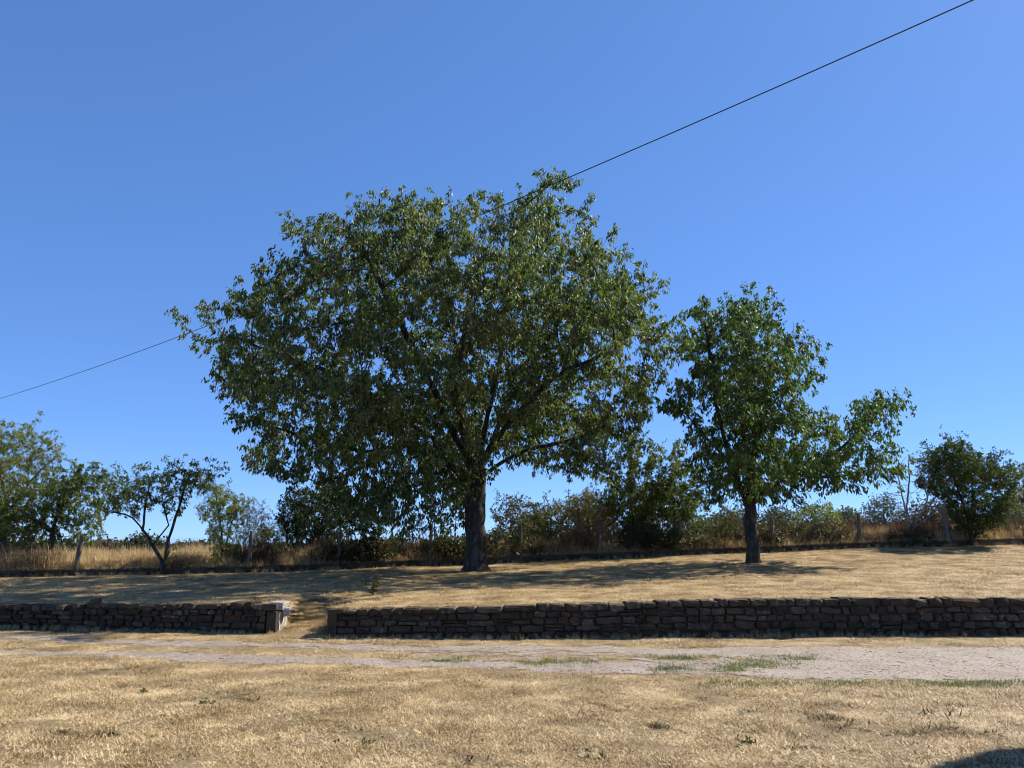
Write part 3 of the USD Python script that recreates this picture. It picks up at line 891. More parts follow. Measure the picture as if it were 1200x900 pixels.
big_lines = [
    ([B0] + PX((557, 620), (556, 590), (560, 562), (563, 535), (570, 490), (585, 430), (595, 360), (600, 290), Y=YB, dY=[0, 0, 0, 0, .2, .3, .2, 0]), None),
    (PX((558, 562), (545, 535), (527, 497), (510, 460), (480, 400), (450, 340), (425, 290), Y=YB, dY=[0, -.3, -.8, -1.2, -1.6, -1.8, -1.8]), 0),
    (PX((557, 566), (530, 545), (480, 520), (437, 483), (385, 435), (330, 415), (270, 395), Y=YB, dY=[0, .3, .8, 1.2, 1.4, 1.0, .6]), 0),
    (PX((562, 560), (590, 540), (612, 528), (650, 520), (690, 510), (740, 480), Y=YB, dY=[0, -.2, -.6, -1, -1.2, -1]), 0),
    (PX((563, 548), (580, 510), (600, 465), (640, 400), (680, 340), (705, 300), Y=YB, dY=[0, .4, .9, 1.5, 2, 2]), 0),
    (PX((556, 560), (548, 530), (540, 490), (535, 430), (530, 360), (535, 290), Y=YB, dY=[0, 1, 2.2, 3.2, 4, 4.2]), 0),
    (PX((566, 540), (600, 490), (650, 440), (720, 410), Y=YB, dY=[0, -1.2, -2.6, -3.8]), 0),
    (PX((550, 545), (520, 520), (470, 490), (420, 470), Y=YB, dY=[0, -1.5, -3.2, -4.6]), 0),
    (PX((553, 545), (540, 500), (535, 450), (545, 380), Y=YB, dY=[0, -1.5, -3, -4.5]), 0),
    (PX((480, 520), (430, 530), (380, 520), (320, 500), Y=YB, dY=[.8, .9, .8, .5]), 2),
    (PX((566, 535), (610, 500), (660, 470), Y=YB, dY=[0, 2, 4.4]), 0),
    (PX((650, 520), (680, 530), (705, 550), Y=YB, dY=[-.6, -1.4, -2.0]), 3),
    (PX((556, 572), (520, 562), (470, 572), (425, 590), Y=YB, dY=[0, -1.2, -2.2, -2.6]), 0),
    (PX((480, 520), (440, 540), (400, 560), (370, 565), Y=YB, dY=[.8, 0, -.8, -1.2]), 2),
]
big_tree, BN, BR = tree('cherry_tree', 'large broad cherry tree with dark trunk standing in the middle of the lawn', 'tree', BIG, YB, big_lines, 0.325, r0=0.0055, n_attr=15000, boughs=(560, 0.78, 0.38), step=0.25, infl=2.5,
                        kill=0.34, crown=(4.4, 1.25), shell=0.5, gaps=0.42, gscale=0.55, leaf=(0.158, 0.058), per=24, spread=0.125, droop=1.1, seed=3, shoots=130, inset=0.3, flare=0.5, limb_min=0.075)

# the smaller cherry
S0 = on_ground(884, 660, lawn_z, 16)
YS = float(S0[1]); S0[2] -= 0.06
SMALL = [(790, 378), (800, 355), (812, 323), (832, 323), (850, 343), (870, 345), (880, 333), (905, 338), (928, 360), (922, 390), (950, 398), (967, 405), (955, 425), (957, 460), (975, 470), (990, 480), (1000, 462),
         (1030, 454), (1046, 434), (1062, 444), (1056, 472), (1062, 490), (1050, 508), (1036, 520), (1064, 524), (1060, 548), (1036, 570), (1020, 580), (990, 578), (965, 594), (945, 578), (925, 590), (905, 598), (890, 592),
         (865, 588), (845, 582), (832, 612), (808, 618), (812, 585), (810, 550), (800, 500), (790, 480), (770, 492), (758, 470), (790, 450), (795, 420), (785, 395)]
small_lines = [
    ([S0] + PX((881, 630), (878, 598), (880, 570), (884, 520), (880, 460), (872, 400), (860, 360), Y=YS), None),
    (PX((878, 600), (868, 572), (858, 545), (845, 500), (835, 450), (828, 390), (825, 350), Y=YS, dY=[0, -.1, -.3, -.5, -.5, -.3, 0]), 0),
    (PX((879, 595), (895, 575), (915, 562), (960, 545), (1000, 512), (1045, 465), Y=YS, dY=[0, -.2, -.3, -.3, 0, 0]), 0),
    (PX((880, 575), (900, 530), (915, 470), (925, 420), Y=YS, dY=[0, .4, .8, 1]), 0),
    (PX((858, 545), (830, 515), (800, 480), (775, 475), Y=YS, dY=[-.3, 0, .2, .2]), 1),
    (PX((880, 570), (885, 530), (895, 480), (900, 440), Y=YS, dY=[0, 1, 2, 2.4]), 0),
    (PX((879, 580), (875, 545), (870, 500), (865, 460), Y=YS, dY=[0, -1, -2, -2.4]), 0),
    (PX((930, 557), (970, 560), (1015, 553), (1048, 535), Y=YS, dY=[-.3, -.5, -.4, -.2]), 2),
]
small_tree, SN, SR = tree('cherry_tree', 'smaller cherry tree with a long branch reaching right, nearest the right end of lawn', 'tree', SMALL, YS, small_lines, 0.20, r0=0.0055, n_attr=5200, boughs=(190, 0.68, 0.34), step=0.23, infl=2.2,
                          kill=0.34, crown=(2.6, 1.1), shell=0.4, gaps=0.38, gscale=0.7, leaf=(0.165, 0.062), per=21, spread=0.125, droop=1.0, seed=9, leaf_cut=lambda P: ~((P[:, 2] < S0[2] + 2.2) & (np.abs(P[:, 0] - S0[0]) < 0.55)), shoots=55, inset=0.25, leafm='young_cherry', flare=0.25, limb_min=0.055)

# the hedgerow: every plant of its own
def hedge(name, label, cat, poly, stems, dist, R=0.05, **kw):
    """A plant of the hedgerow. stems: pixel polylines, the first from the foot. dist: metres beyond the foot of the fence's kerb."""
    u0, v0 = stems[0][0]
    Y = 28.0
    for _ in range(8):
        p = pix(u0, v0, Y); Y = float(kerb_y(p[0])) + dist
    zf = float(field_z(p[0], Y)) if dist > 0.3 else float(lawn_z(p[0], Y))
    L = []
    for i, s in enumerate(stems):
        pts = PX(*s, Y=Y)
        if i == 0 or abs(s[0][1] - v0) < 3:
            pts[0] = np.array([pts[0][0], Y + (0.06 * i), zf - 0.06])
            L.append((pts, None if i == 0 else 0))
        else:
            L.append((pts, 0))
    d = dict(n_attr=500, step=0.16, infl=1.4, kill=0.22, crown=(1.2, 1.0), leaf=(0.11, 0.055), per=7, spread=0.09, limb_min=0.03, flare=0.1, leaf_r=0.016, r0=0.004)
    d.update(kw)
    if d['per'] > 3:
        d['per'] *= 2.6
        d['leaf'] = (d['leaf'][0] * 0.78, d['leaf'][1] * 0.78)
        d['n_attr'] = int(d['n_attr'] * 1.35)
    return tree(name, label, cat, poly, Y, L, R, **d)


hedge('pale_tree', 'pale yellow green tree at the left edge behind the fence', 'tree',
      [(-70, 530), (-30, 505), (0, 497), (30, 494), (50, 503), (60, 520), (82, 532), (86, 548), (66, 552), (60, 575), (45, 592), (10, 600), (-10, 640), (-70, 640)],
      [[(5, 652), (10, 600), (2, 560), (-5, 520)], [(10, 600), (38, 560), (66, 535)], [(8, 610), (-30, 570), (-45, 540)]], 2.6, R=0.16, n_attr=1300, leafm='yellow_leaf', leaf=(0.12, 0.06), per=9,
      gaps=0.40, gscale=1.2, crown=(1.8, 1.0), seed=21, shoots=50, bark='pale_bark', step=0.2, kill=0.27)
hedge('bushy_tree', 'dark green bushy tree below the pale tree at left', 'tree',
      [(-20, 590), (10, 575), (40, 566), (62, 560), (86, 552), (100, 545), (112, 548), (124, 545), (126, 580), (118, 600), (108, 640), (90, 634), (84, 612), (70, 606), (66, 630), (40, 648), (-20, 650)],
      [[(58, 656), (62, 620), (72, 585), (100, 558)], [(62, 625), (30, 600), (5, 590)], [(70, 590), (80, 570), (90, 555)]], 1.5, R=0.10, n_attr=1100, leafm='mid_leaf', leaf=(0.13, 0.065), per=8,
      gaps=0.38, gscale=1.2, crown=(1.5, 1.0), seed=22, shoots=40)
hedge('plum_tree', 'small open plum tree with forked bare lower stems, leaning over the kerb', 'tree',
      [(122, 592), (128, 562), (150, 550), (168, 560), (185, 546), (200, 552), (207, 537), (215, 550), (230, 540), (242, 547), (256, 560), (240, 577), (226, 580), (214, 600), (200, 606), (186, 598), (170, 606), (150, 598), (132, 606), (118, 600)],
      [[(192, 671), (192, 662), (183, 645), (168, 620), (152, 603), (130, 600)], [(192, 660), (196, 640), (200, 620), (210, 598), (214, 575), (222, 558)], [(168, 620), (170, 590), (175, 570)],
       [(200, 622), (193, 600), (190, 580)], [(192, 661), (200, 655), (203, 648)]], -0.35, R=0.085, n_attr=420, leafm='mid_leaf', leaf=(0.14, 0.066), per=7, gaps=0.35, gscale=1.5, crown=(1.3, 1.0), seed=23, shoots=40,
      bark='bark', step=0.2, kill=0.28, r0=0.006, limb_min=0.035)
hedge('slim_shrub', 'slim yellowish green shrub rising right of the plum tree', 'shrub',
      [(228, 602), (242, 580), (236, 558), (250, 562), (262, 570), (275, 583), (288, 580), (292, 600), (284, 640), (270, 660), (250, 660), (246, 625)],
      [[(262, 662), (260, 630), (255, 590), (250, 570)], [(262, 660), (268, 620), (280, 595)], [(261, 640), (245, 612), (234, 602)]], 0.9, R=0.06, n_attr=750, leafm='yellow_leaf', leaf=(0.10, 0.05), per=9, seed=24, shoots=30, gaps=0.3)
hedge('bramble', 'grey green straggly bramble behind the second post from plum', 'shrub',
      [(280, 610), (295, 592), (312, 592), (330, 612), (330, 655), (285, 655)], [[(300, 660), (302, 625), (310, 600)], [(300, 658), (290, 620), (290, 600)], [(300, 656), (320, 620), (328, 615)]],
      1.1, R=0.03, n_attr=480, leafm='grey_leaf', leaf=(0.09, 0.045), per=5, seed=25, shoots=24, bark='pale_bark', gaps=0.36)
hedge('ash_bush', 'rounded dark green bush under the left boughs of the big cherry', 'bush',
      [(325, 605), (333, 582), (350, 572), (372, 570), (392, 578), (408, 592), (414, 620), (398, 642), (372, 650), (350, 645), (332, 630)],
      [[(345, 660), (348, 620), (358, 590)], [(345, 658), (375, 620), (385, 590)], [(346, 650), (335, 615)]], 2.4, R=0.08, n_attr=1300, leafm='dark_leaf', leaf=(0.13, 0.06), per=9, seed=26, shoots=40, crown=(1.5, 1.1))
hedge('dark_shrub', 'small dark leafy shrub beside the fence post under the cherry', 'shrub',
      [(402, 600), (420, 590), (440, 590), (456, 610), (450, 632), (440, 655), (412, 655), (416, 630)], [[(426, 660), (428, 620), (432, 600)], [(426, 658), (415, 625), (408, 605)], [(426, 650), (442, 620)]],
      0.6, R=0.05, n_attr=420, leafm='dark_leaf', leaf=(0.14, 0.07), per=7, seed=27)
hedge('sapling', 'thin crooked sapling with few leaves left of the thin trio', 'sapling', [(466, 620), (478, 612), (486, 622), (480, 632), (470, 630)],
      [[(480, 660), (481, 640), (478, 620)], [(481, 640), (486, 620)]], 0.7, R=0.02, n_attr=40, leafm='dark_leaf', leaf=(0.13, 0.07), per=3, seed=28)
hedge('sapling', 'bent bare stemmed sapling just left of the dark fence post', 'sapling', [(490, 618), (496, 605), (502, 615), (498, 625)],
      [[(504, 660), (500, 642), (494, 625), (493, 600)]], 0.75, R=0.022, n_attr=20, leafm='dark_leaf', leaf=(0.13, 0.07), per=2, seed=29)
hedge('sapling', 'leafy sapling between the dark post and the big trunk', 'sapling', [(510, 640), (513, 612), (520, 606), (527, 618), (529, 640), (520, 648)],
      [[(519, 660), (519, 630), (517, 608)], [(519, 640), (525, 622)]], 0.7, R=0.02, n_attr=60, leafm='mid_leaf', leaf=(0.16, 0.09), per=4, seed=30)
hedge('sapling', 'bare thin sapling closest to the big trunk on its left', 'sapling', [(530, 610), (534, 596), (540, 610)],
      [[(534, 660), (533, 630), (534, 598)], [(533, 625), (528, 605)]], 0.8, R=0.02, n_attr=12, leafm='mid_leaf', leaf=(0.12, 0.06), per=1, seed=31)
hedge('olive_shrub', 'olive green sparse shrub just right of the big cherry trunk', 'shrub',
      [(572, 612), (582, 590), (600, 582), (622, 584), (640, 594), (642, 620), (640, 648), (588, 650), (592, 622)], [[(598, 655), (598, 620), (602, 595)], [(598, 654), (625, 620), (630, 600)], [(598, 650), (585, 612)]],
      1.6, R=0.06, n_attr=620, leafm='olive_leaf', leaf=(0.12, 0.06), per=6, seed=32, shoots=30, gaps=0.38, gscale=1.4)
hedge('withered_shrub', 'brown withered shrub draped with dry vines, right of olive shrub', 'shrub',
      [(646, 622), (650, 592), (668, 576), (690, 578), (714, 588), (724, 615), (720, 652), (650, 652)], [[(682, 655), (680, 615), (675, 590)], [(682, 654), (700, 615), (712, 598)], [(682, 650), (660, 615)]],
      1.3, R=0.06, n_attr=900, leafm='brown_leaf', leaf=(0.11, 0.045), per=6, seed=33, shoots=24, droop=1.2, gaps=0.3)
hedge('ivy_shrub', 'green topped shrub behind the withered one, right of centre', 'shrub',
      [(655, 600), (668, 580), (690, 572), (712, 582), (722, 600), (712, 618), (670, 615)], [[(690, 652), (690, 610), (690, 585)], [(690, 620), (710, 598)], [(690, 620), (668, 598)]],
      2.6, R=0.06, n_attr=420, leafm='mid_leaf', leaf=(0.11, 0.055), per=6, seed=34, shoots=16)
hedge('tall_sapling', 'tall leafy sapling clump between the two cherry trees, left one', 'sapling',
      [(704, 590), (712, 552), (724, 520), (738, 503), (752, 506), (768, 526), (784, 545), (782, 575), (770, 606), (750, 618), (720, 610)],
      [[(742, 656), (742, 610), (740, 560), (740, 515)], [(742, 655), (730, 610), (724, 560)], [(742, 654), (752, 610), (760, 550)]], 0.9, R=0.05, n_attr=620, leafm='mid_leaf', leaf=(0.14, 0.075), per=7, seed=35, gaps=0.40, gscale=1.6, up=0.15, shoots=26)
hedge('tall_sapling', 'tall leafy sapling clump between the two cherry trees, right one', 'sapling',
      [(766, 590), (774, 552), (784, 528), (797, 512), (806, 530), (820, 556), (824, 588), (812, 612), (795, 622), (776, 612)],
      [[(790, 656), (790, 610), (790, 560), (792, 525)], [(790, 655), (800, 610), (806, 570)], [(790, 654), (780, 600)]], 0.8, R=0.045, n_attr=480, leafm='mid_leaf', leaf=(0.14, 0.075), per=7, seed=36, gaps=0.40, gscale=1.6, up=0.15, shoots=26)
hedge('dark_shrub', 'dense dark undergrowth shrub at the foot of the two tall saplings', 'shrub',
      [(722, 652), (722, 620), (745, 610), (775, 618), (800, 622), (800, 650)], [[(755, 655), (750, 635), (740, 620)], [(755, 654), (775, 635), (790, 628)]], 0.6, R=0.04, n_attr=620, leafm='dark_leaf', leaf=(0.12, 0.06), per=7, seed=37, crown=(0.9, 1.0))
hedge('bramble', 'low green bramble left of the small cherry trunk', 'shrub',
      [(800, 645), (805, 622), (818, 608), (838, 610), (852, 625), (848, 645)], [[(825, 650), (822, 630), (818, 614)], [(825, 649), (838, 628), (842, 616)]], 1.0, R=0.03, n_attr=380, leafm='mid_leaf', leaf=(0.11, 0.06), per=6, seed=38)
hedge('sapling', 'thin dark sapling in front of the small cherry, left of its trunk', 'sapling', [(838, 608), (846, 590), (858, 586), (868, 605), (866, 645), (846, 640)],
      [[(853, 650), (852, 620), (848, 595)], [(852, 630), (862, 605)]], 0.8, R=0.03, n_attr=200, leafm='olive_leaf', leaf=(0.12, 0.06), per=5, seed=39, gaps=0.3)
hedge('young_shrub', 'young lime green shrub behind the fence right of small cherry', 'shrub',
      [(930, 612), (940, 594), (956, 590), (974, 592), (982, 606), (976, 622), (968, 640), (940, 640)], [[(956, 646), (955, 620), (950, 600)], [(956, 645), (968, 615), (974, 600)]], 1.4, R=0.03, n_attr=330, leafm='yellow_leaf', leaf=(0.12, 0.06), per=5, seed=40, shoots=16, gaps=0.36)
hedge('dead_shrub', 'leafless grey dead shrub between the small cherry and hazel', 'shrub',
      [(1034, 580), (1046, 548), (1062, 528), (1082, 540), (1100, 556), (1112, 590), (1096, 606), (1050, 608)],
      [[(1066, 642), (1064, 610), (1056, 575), (1052, 555)], [(1066, 640), (1074, 610), (1088, 585), (1080, 560)], [(1072, 618), (1090, 605), (1108, 590)], [(1066, 636), (1062, 600), (1066, 560), (1064, 535)]],
      0.35, R=0.06, n_attr=520, per=0, seed=41, bark='dead_wood', step=0.14, kill=0.17, r0=0.008, limb_min=0.025)
hedge('hazel_bush', 'big dark vase shaped hazel bush near the right end of fence', 'bush',
      [(1078, 552), (1084, 535), (1092, 520), (1104, 508), (1114, 512), (1120, 510), (1134, 522), (1144, 530), (1158, 528), (1166, 540), (1180, 540), (1192, 556), (1194, 575), (1178, 600), (1160, 636), (1122, 636), (1114, 605), (1094, 588), (1080, 572)],
      [[(1140, 642), (1132, 600), (1115, 550), (1105, 520)], [(1140, 641), (1140, 590), (1138, 540)], [(1140, 641), (1155, 590), (1175, 555)], [(1140, 640), (1122, 600), (1098, 560)], [(1140, 640), (1160, 600), (1185, 570)]],
      -0.15, R=0.10, n_attr=1900, leafm='hazel_leaf', leaf=(0.13, 0.066), per=7, seed=42, crown=(1.6, 1.1), droop=0.0, up=0.3, shell=0.4, gaps=0.42, gscale=1.4, shoots=200, inset=0.3)
hedge('edge_tree', 'grey green tree cut by the right edge of the picture', 'tree',
      [(1178, 600), (1188, 570), (1200, 548), (1230, 540), (1260, 560), (1260, 640), (1190, 640)], [[(1215, 642), (1213, 600), (1210, 565)], [(1214, 610), (1195, 580)], [(1214, 610), (1240, 580)]],
      6.0, R=0.10, n_attr=700, leafm='grey_leaf', leaf=(0.14, 0.07), per=6, seed=43, shoots=20, crown=(1.5, 1.0), gaps=0.34)
hedge('bramble', 'dark low bramble around the foot of the dead shrub', 'shrub',
      [(1030, 640), (1040, 624), (1062, 616), (1086, 622), (1098, 638)], [[(1062, 644), (1058, 632), (1048, 626)], [(1062, 643), (1078, 630)]], 0.15, R=0.025, n_attr=420, leafm='dark_leaf', leaf=(0.10, 0.05), per=6, seed=44, crown=(0.8, 1.0))
hedge('bramble', 'dark low bramble left of the withered shrub behind the kerb', 'shrub',
      [(590, 650), (600, 630), (615, 622), (632, 632), (640, 650)], [[(612, 656), (612, 640), (606, 630)], [(612, 655), (622, 638)]], 0.7, R=0.025, n_attr=300, leafm='mid_leaf', leaf=(0.12, 0.06), per=6, seed=45, crown=(0.8, 1.0))

hedge('hawthorn', 'dark hawthorn behind the saplings, filling the hedge between the cherries', 'shrub',
      [(700, 600), (712, 575), (735, 562), (765, 570), (790, 565), (812, 585), (820, 620), (815, 650), (705, 650)], [[(760, 654), (758, 610), (750, 580)], [(760, 652), (790, 610), (800, 585)], [(760, 650), (725, 610), (718, 590)]],
      3.0, R=0.08, n_attr=1100, leafm='dark_olive', leaf=(0.12, 0.06), per=7, seed=51, shoots=40, crown=(1.4, 1.0), gaps=0.33)
hedge('hawthorn', 'loose hawthorn rising behind the small cherry trunk', 'shrub',
      [(842, 610), (856, 592), (880, 586), (905, 596), (920, 612), (918, 645), (845, 645)], [[(880, 648), (880, 615), (876, 595)], [(880, 647), (900, 615), (906, 602)], [(880, 646), (860, 612)]],
      2.2, R=0.06, n_attr=420, leafm='dark_olive', leaf=(0.11, 0.055), per=3.2, seed=52, shoots=26, gaps=0.38)
hedge('brown_shrub', 'rust brown half dead shrub left of the tall bare post', 'shrub',
      [(925, 640), (930, 618), (945, 606), (962, 612), (985, 610), (1000, 622), (1004, 640)], [[(958, 645), (952, 625), (945, 612)], [(958, 644), (980, 625), (992, 618)]],
      0.9, R=0.03, n_attr=420, leafm='brown_leaf', leaf=(0.10, 0.045), per=5, seed=53, gaps=0.36)
hedge('hedge_shrub', 'mid green hedge shrub between olive and withered shrubs', 'shrub',
      [(628, 648), (630, 610), (640, 590), (655, 586), (664, 602), (664, 648)], [[(646, 654), (645, 620), (646, 600)], [(646, 652), (655, 615)], [(646, 651), (636, 620)]],
      1.9, R=0.05, n_attr=380, leafm='mid_leaf', leaf=(0.12, 0.06), per=6, seed=54, shoots=16, gaps=0.35)
hedge('hedge_shrub', 'yellow tinged hedge shrub left of the rounded dark bush', 'shrub',
      [(292, 655), (296, 625), (308, 612), (322, 618), (330, 640), (330, 656)], [[(314, 660), (312, 635), (308, 622)], [(314, 659), (322, 635)]], 0.8, R=0.035, n_attr=320, leafm='olive_leaf', leaf=(0.11, 0.055), per=6, seed=55, gaps=0.35)
hedge('hazel_shoot', 'grey green bush leaning behind the hazel on its right', 'bush',
      [(1160, 630), (1166, 596), (1176, 582), (1190, 588), (1196, 610), (1194, 634)], [[(1178, 640), (1178, 610), (1178, 592)], [(1178, 638), (1188, 605)]], 3.5, R=0.05, n_attr=420, leafm='grey_leaf', leaf=(0.12, 0.06), per=6, seed=56, shoots=12, gaps=0.35)

# far trees: trunk and a crown of leaf clumps
def far_tree(name, label, poly, Y, seed, leafm='far_leaf', n=1500, leaf=0.45, group=None, R=3.0, cat='tree'):
    rng = np.random.default_rng(seed)
    us = [p[0] for p in poly]; vs = [p[1] for p in poly]
    uc, vb = (min(us) + max(us)) / 2, max(vs)
    foot = pix(uc, vb, Y)
    foot[2] = min(foot[2], float(field_z(foot[0], Y))) - 0.1
    t = thing(name, label, cat, foot, group)
    C = envelope(poly, Y, n // 6, rng, R, 1.0, 0.5, 0.3, 1.2 / R, seed)
    P = (C[:, None] + rng.normal(0, leaf * 0.7, (len(C), 6, 3))).reshape(-1, 3)
    mid = pix(uc, min(vs) + 0.35 * (vb - min(vs)), Y)
    nodes = np.array([foot, foot * 0.5 + mid * 0.5 + [0.1, 0, 0], mid] + [C[i] for i in rng.choice(len(C), 5)])
    parent = np.array([-1, 0, 1, 1, 1, 1, 1, 1])
    r = np.array([0.2, 0.16, 0.06, 0.05, 0.05, 0.05, 0.05, 0.05]) * max(0.4, (vb - min(vs)) * Y / F / 6)
    part(t, 'trunk', tubes(chain_list(parent, r), nodes, r), M['bark'], origin=foot, smooth=True)
    D = rng.normal(0, 1, P.shape) + [0, 0, -0.3]
    part(t, 'crown', leaves(P, D, leaf, leaf * 0.6, rng), M[leafm], origin=foot)
    return t


FAR = [
    ('far_tree', 'far low rounded tree beyond the field, left of plum trunk', [(106, 651), (114, 638), (130, 634), (142, 642), (142, 651)], 120, 'far_brown_leaf', 0.4),
    ('far_tree', 'broad dark far tree seen behind the plum stems', [(138, 652), (146, 636), (165, 629), (186, 632), (200, 644), (204, 652)], 110, 'far_leaf', 0.45),
    ('far_tree', 'far bushy tree between the plum tree and slim shrub', [(204, 652), (212, 640), (228, 637), (248, 645), (252, 652)], 115, 'far_leaf', 0.4),
    ('far_tree', 'tiny round far tree seen under the cherry, left of pair', [(434, 648), (437, 638), (443, 634), (450, 638), (452, 648)], 130, 'far_leaf', 0.45),
    ('far_tree', 'tiny round far tree seen under the cherry, right of pair', [(453, 648), (457, 638), (465, 632), (474, 637), (477, 648)], 128, 'far_leaf', 0.45),
    ('far_tree', 'dark far tree low on the right side of big trunk', [(568, 645), (572, 628), (582, 620), (596, 626), (602, 645)], 90, 'far_leaf', 0.4),
    ('far_tree', 'far pale tree behind the olive shrub', [(600, 640), (606, 612), (622, 600), (640, 608), (646, 640)], 80, 'far_grey_leaf', 0.4),
    ('far_tree', 'far grey green tree left of the small cherry trunk', [(806, 630), (814, 610), (836, 603), (856, 610), (866, 630)], 90, 'far_grey_leaf', 0.4),
    ('far_tree', 'mid distance dark tree right of the small cherry trunk', [(886, 632), (890, 608), (902, 596), (918, 592), (930, 606), (934, 632)], 62, 'far_leaf', 0.32),
    ('far_tree', 'mid distance rounded tree behind the lime green shrub', [(918, 632), (926, 600), (946, 588), (968, 594), (980, 612), (990, 632)], 66, 'far_leaf', 0.32),
    ('far_tree', 'low far bush behind the tall fence post', [(985, 628), (992, 612), (1010, 608), (1022, 618), (1024, 628)], 75, 'far_brown_leaf', 0.32),
    ('far_tree', 'mid distance round headed tree left of the dead shrub', [(1018, 604), (1014, 592), (1024, 582), (1040, 580), (1054, 588), (1056, 600), (1062, 612), (1050, 628), (1024, 628), (1008, 612)], 72, 'far_grey_leaf', 0.3),
    ('far_tree', 'wide brownish far tree behind the dead shrub', [(1052, 622), (1056, 598), (1076, 586), (1098, 590), (1112, 604), (1116, 622)], 70, 'far_brown_leaf', 0.34),
    ('far_tree', 'far grey tree behind the two tall saplings, low down', [(720, 640), (728, 612), (748, 600), (772, 606), (784, 640)], 85, 'far_grey_leaf', 0.4),
    ('far_tree', 'far tree showing behind the withered brown shrub', [(652, 640), (660, 604), (684, 590), (712, 602), (722, 640)], 82, 'far_grey_leaf', 0.4),
    ('far_tree', 'far bushy tree behind the left half of small cherry shade', [(842, 632), (850, 606), (868, 596), (888, 606), (894, 632)], 78, 'far_grey_leaf', 0.36),
    ('far_tree', 'far tree behind the tall bare post at right', [(968, 626), (976, 602), (992, 596), (1010, 604), (1014, 626)], 80, 'far_grey_leaf', 0.36),
    ('far_tree', 'far dark tree just left of the hazel bush', [(1098, 620), (1100, 598), (1116, 590), (1134, 600), (1138, 620)], 76, 'far_leaf', 0.34),
    ('far_tree', 'far tree behind the right flank of the hazel', [(1160, 616), (1166, 592), (1184, 576), (1206, 574), (1224, 590), (1226, 616)], 70, 'far_grey_leaf', 0.34),
]
for i, (nm, lb, poly, Y, lm, lf_) in enumerate(FAR):
    far_tree(nm, lb, poly, Y, 100 + i, lm, leaf=lf_ * Y / 90, R=2.5 * Y / 90, n=2200)
# the far hedge that closes the field
rng = np.random.default_rng(77)
hx = np.linspace(-140, 150, 700)
P = []
for x in hx:
    Y = 165 + 10 * math.sin(x * 0.03)
    h = 0.3 + 1.3 * float(meshkit.noise(np.array([[x * 0.09, 3.0, 0]]), 6)[0]) + 1.2 * float(meshkit.noise(np.array([[x * 0.4, 1.0, 0]]), 7)[0])
    z = float(field_z(x, Y))
    P.append(np.stack([x + rng.normal(0, 0.5, 14), Y + rng.normal(0, 1.0, 14), z + h * rng.random(14) ** 0.8], 1))
P = np.vstack(P)
tag(part(None, 'far_hedge', leaves(P, rng.normal(0, 1, P.shape), 1.1, 0.7, rng), M['far_leaf']), 'low unbroken hedge closing the far side of the field', 'hedge', kind='stuff')

# small round headed tree, added out of view to throw the corner shadow
rng = np.random.default_rng(61)
_c = flat_point(1236, 916)
SB = np.array([_c[0] + 3.3 * SUN_TO[0] / SUN_TO[2], _c[1] + 3.3 * SUN_TO[1] / SUN_TO[2], 0.0])
sh = thing('added_round_tree', 'added round headed tree, unseen past the right edge, to shade the corner', 'tree', SB)
d = rng.normal(size=(9000, 3)); d /= np.linalg.norm(d, axis=1, keepdims=True)
lump = 0.85 + 0.3 * meshkit.noise(d * 2.2 + 9, 5)
P = SB + [0, 0, 3.3] + d * (0.62 * lump * rng.random(9000) ** 0.25)[:, None]
part(sh, 'crown', leaves(P, rng.normal(0, 1, P.shape) + d, 0.11, 0.07, rng), M['dark_leaf'], origin=SB)
nd = np.array([SB - [0, 0, 0.05], SB + [0.02, 0, 1.2], SB + [0.0, 0.05, 2.7], SB + [0.4, 0.1, 3.3], SB + [-0.35, -0.1, 3.4], SB + [0.05, 0.4, 3.6]])
rr = np.array([.07, .06, .045, .02, .02, .02])
part(sh, 'trunk', tubes(chain_list(np.array([-1, 0, 1, 2, 2, 2]), rr), nd, rr), M['bark'], origin=SB, smooth=True)

# ------------------------------------------------------------------ overhead cable and far poles
def sagged(a, m, b, n=60):
    t = np.linspace(-0.35, 1.35, n)[:, None]
    # the parabola through three points at t = 0, tm, 1
    a, m, b = map(np.asarray, (a, m, b))
    tm = np.dot(m - a, b - a) / np.dot(b - a, b - a)
    line = a + (b - a) * t
    k = (m - (a + (b - a) * tm))[2] / (tm * (1 - tm))
    line[:, 2] += (k * t * (1 - t))[:, 0]
    return line


ca, cb = pix(0, 467, 46.0), pix(1140, 0, 14.6)
# the point of the cable seen at (650, 215)
d = ray(650, 215)
nrm = np.cross((cb - ca), [0, 0, 1])
s_ = np.dot(ca - [0, 0, EYE], nrm) / np.dot(d, nrm)
cm = np.array([0, 0, EYE]) + d * s_
CP = sagged(ca, cm, cb)
tag(part(None, 'power_cable', tubes([list(range(len(CP)))], CP, np.full(len(CP), 0.0175)), M['cable'], smooth=True), 'black overhead cable crossing the sky behind the big cherry', 'cable')
for u, v0, v1, lb in ((509, 602, 655, 'thin far utility pole behind the dark fence post under the cherry'), (772, 583, 640, 'thin far utility pole between the two tall sapling clumps')):
    top, bot = pix(u, v0, 75.0), pix(u, v1, 75.0)
    bot[2] = float(field_z(bot[0], 75.0)) - 0.2
    t = thing('utility_pole', lb, 'pole', bot)
    part(t, 'pole', tubes([[0, 1]], np.array([bot, top]), np.array([0.10, 0.07])), M['pale_bark'], origin=bot, smooth=True)
    part(t, 'crossarm', strands([[top + [-0.5, 0, -0.15], top + [0.5, 0, -0.15]]], 0.05, 6), M['pale_bark'], origin=bot)

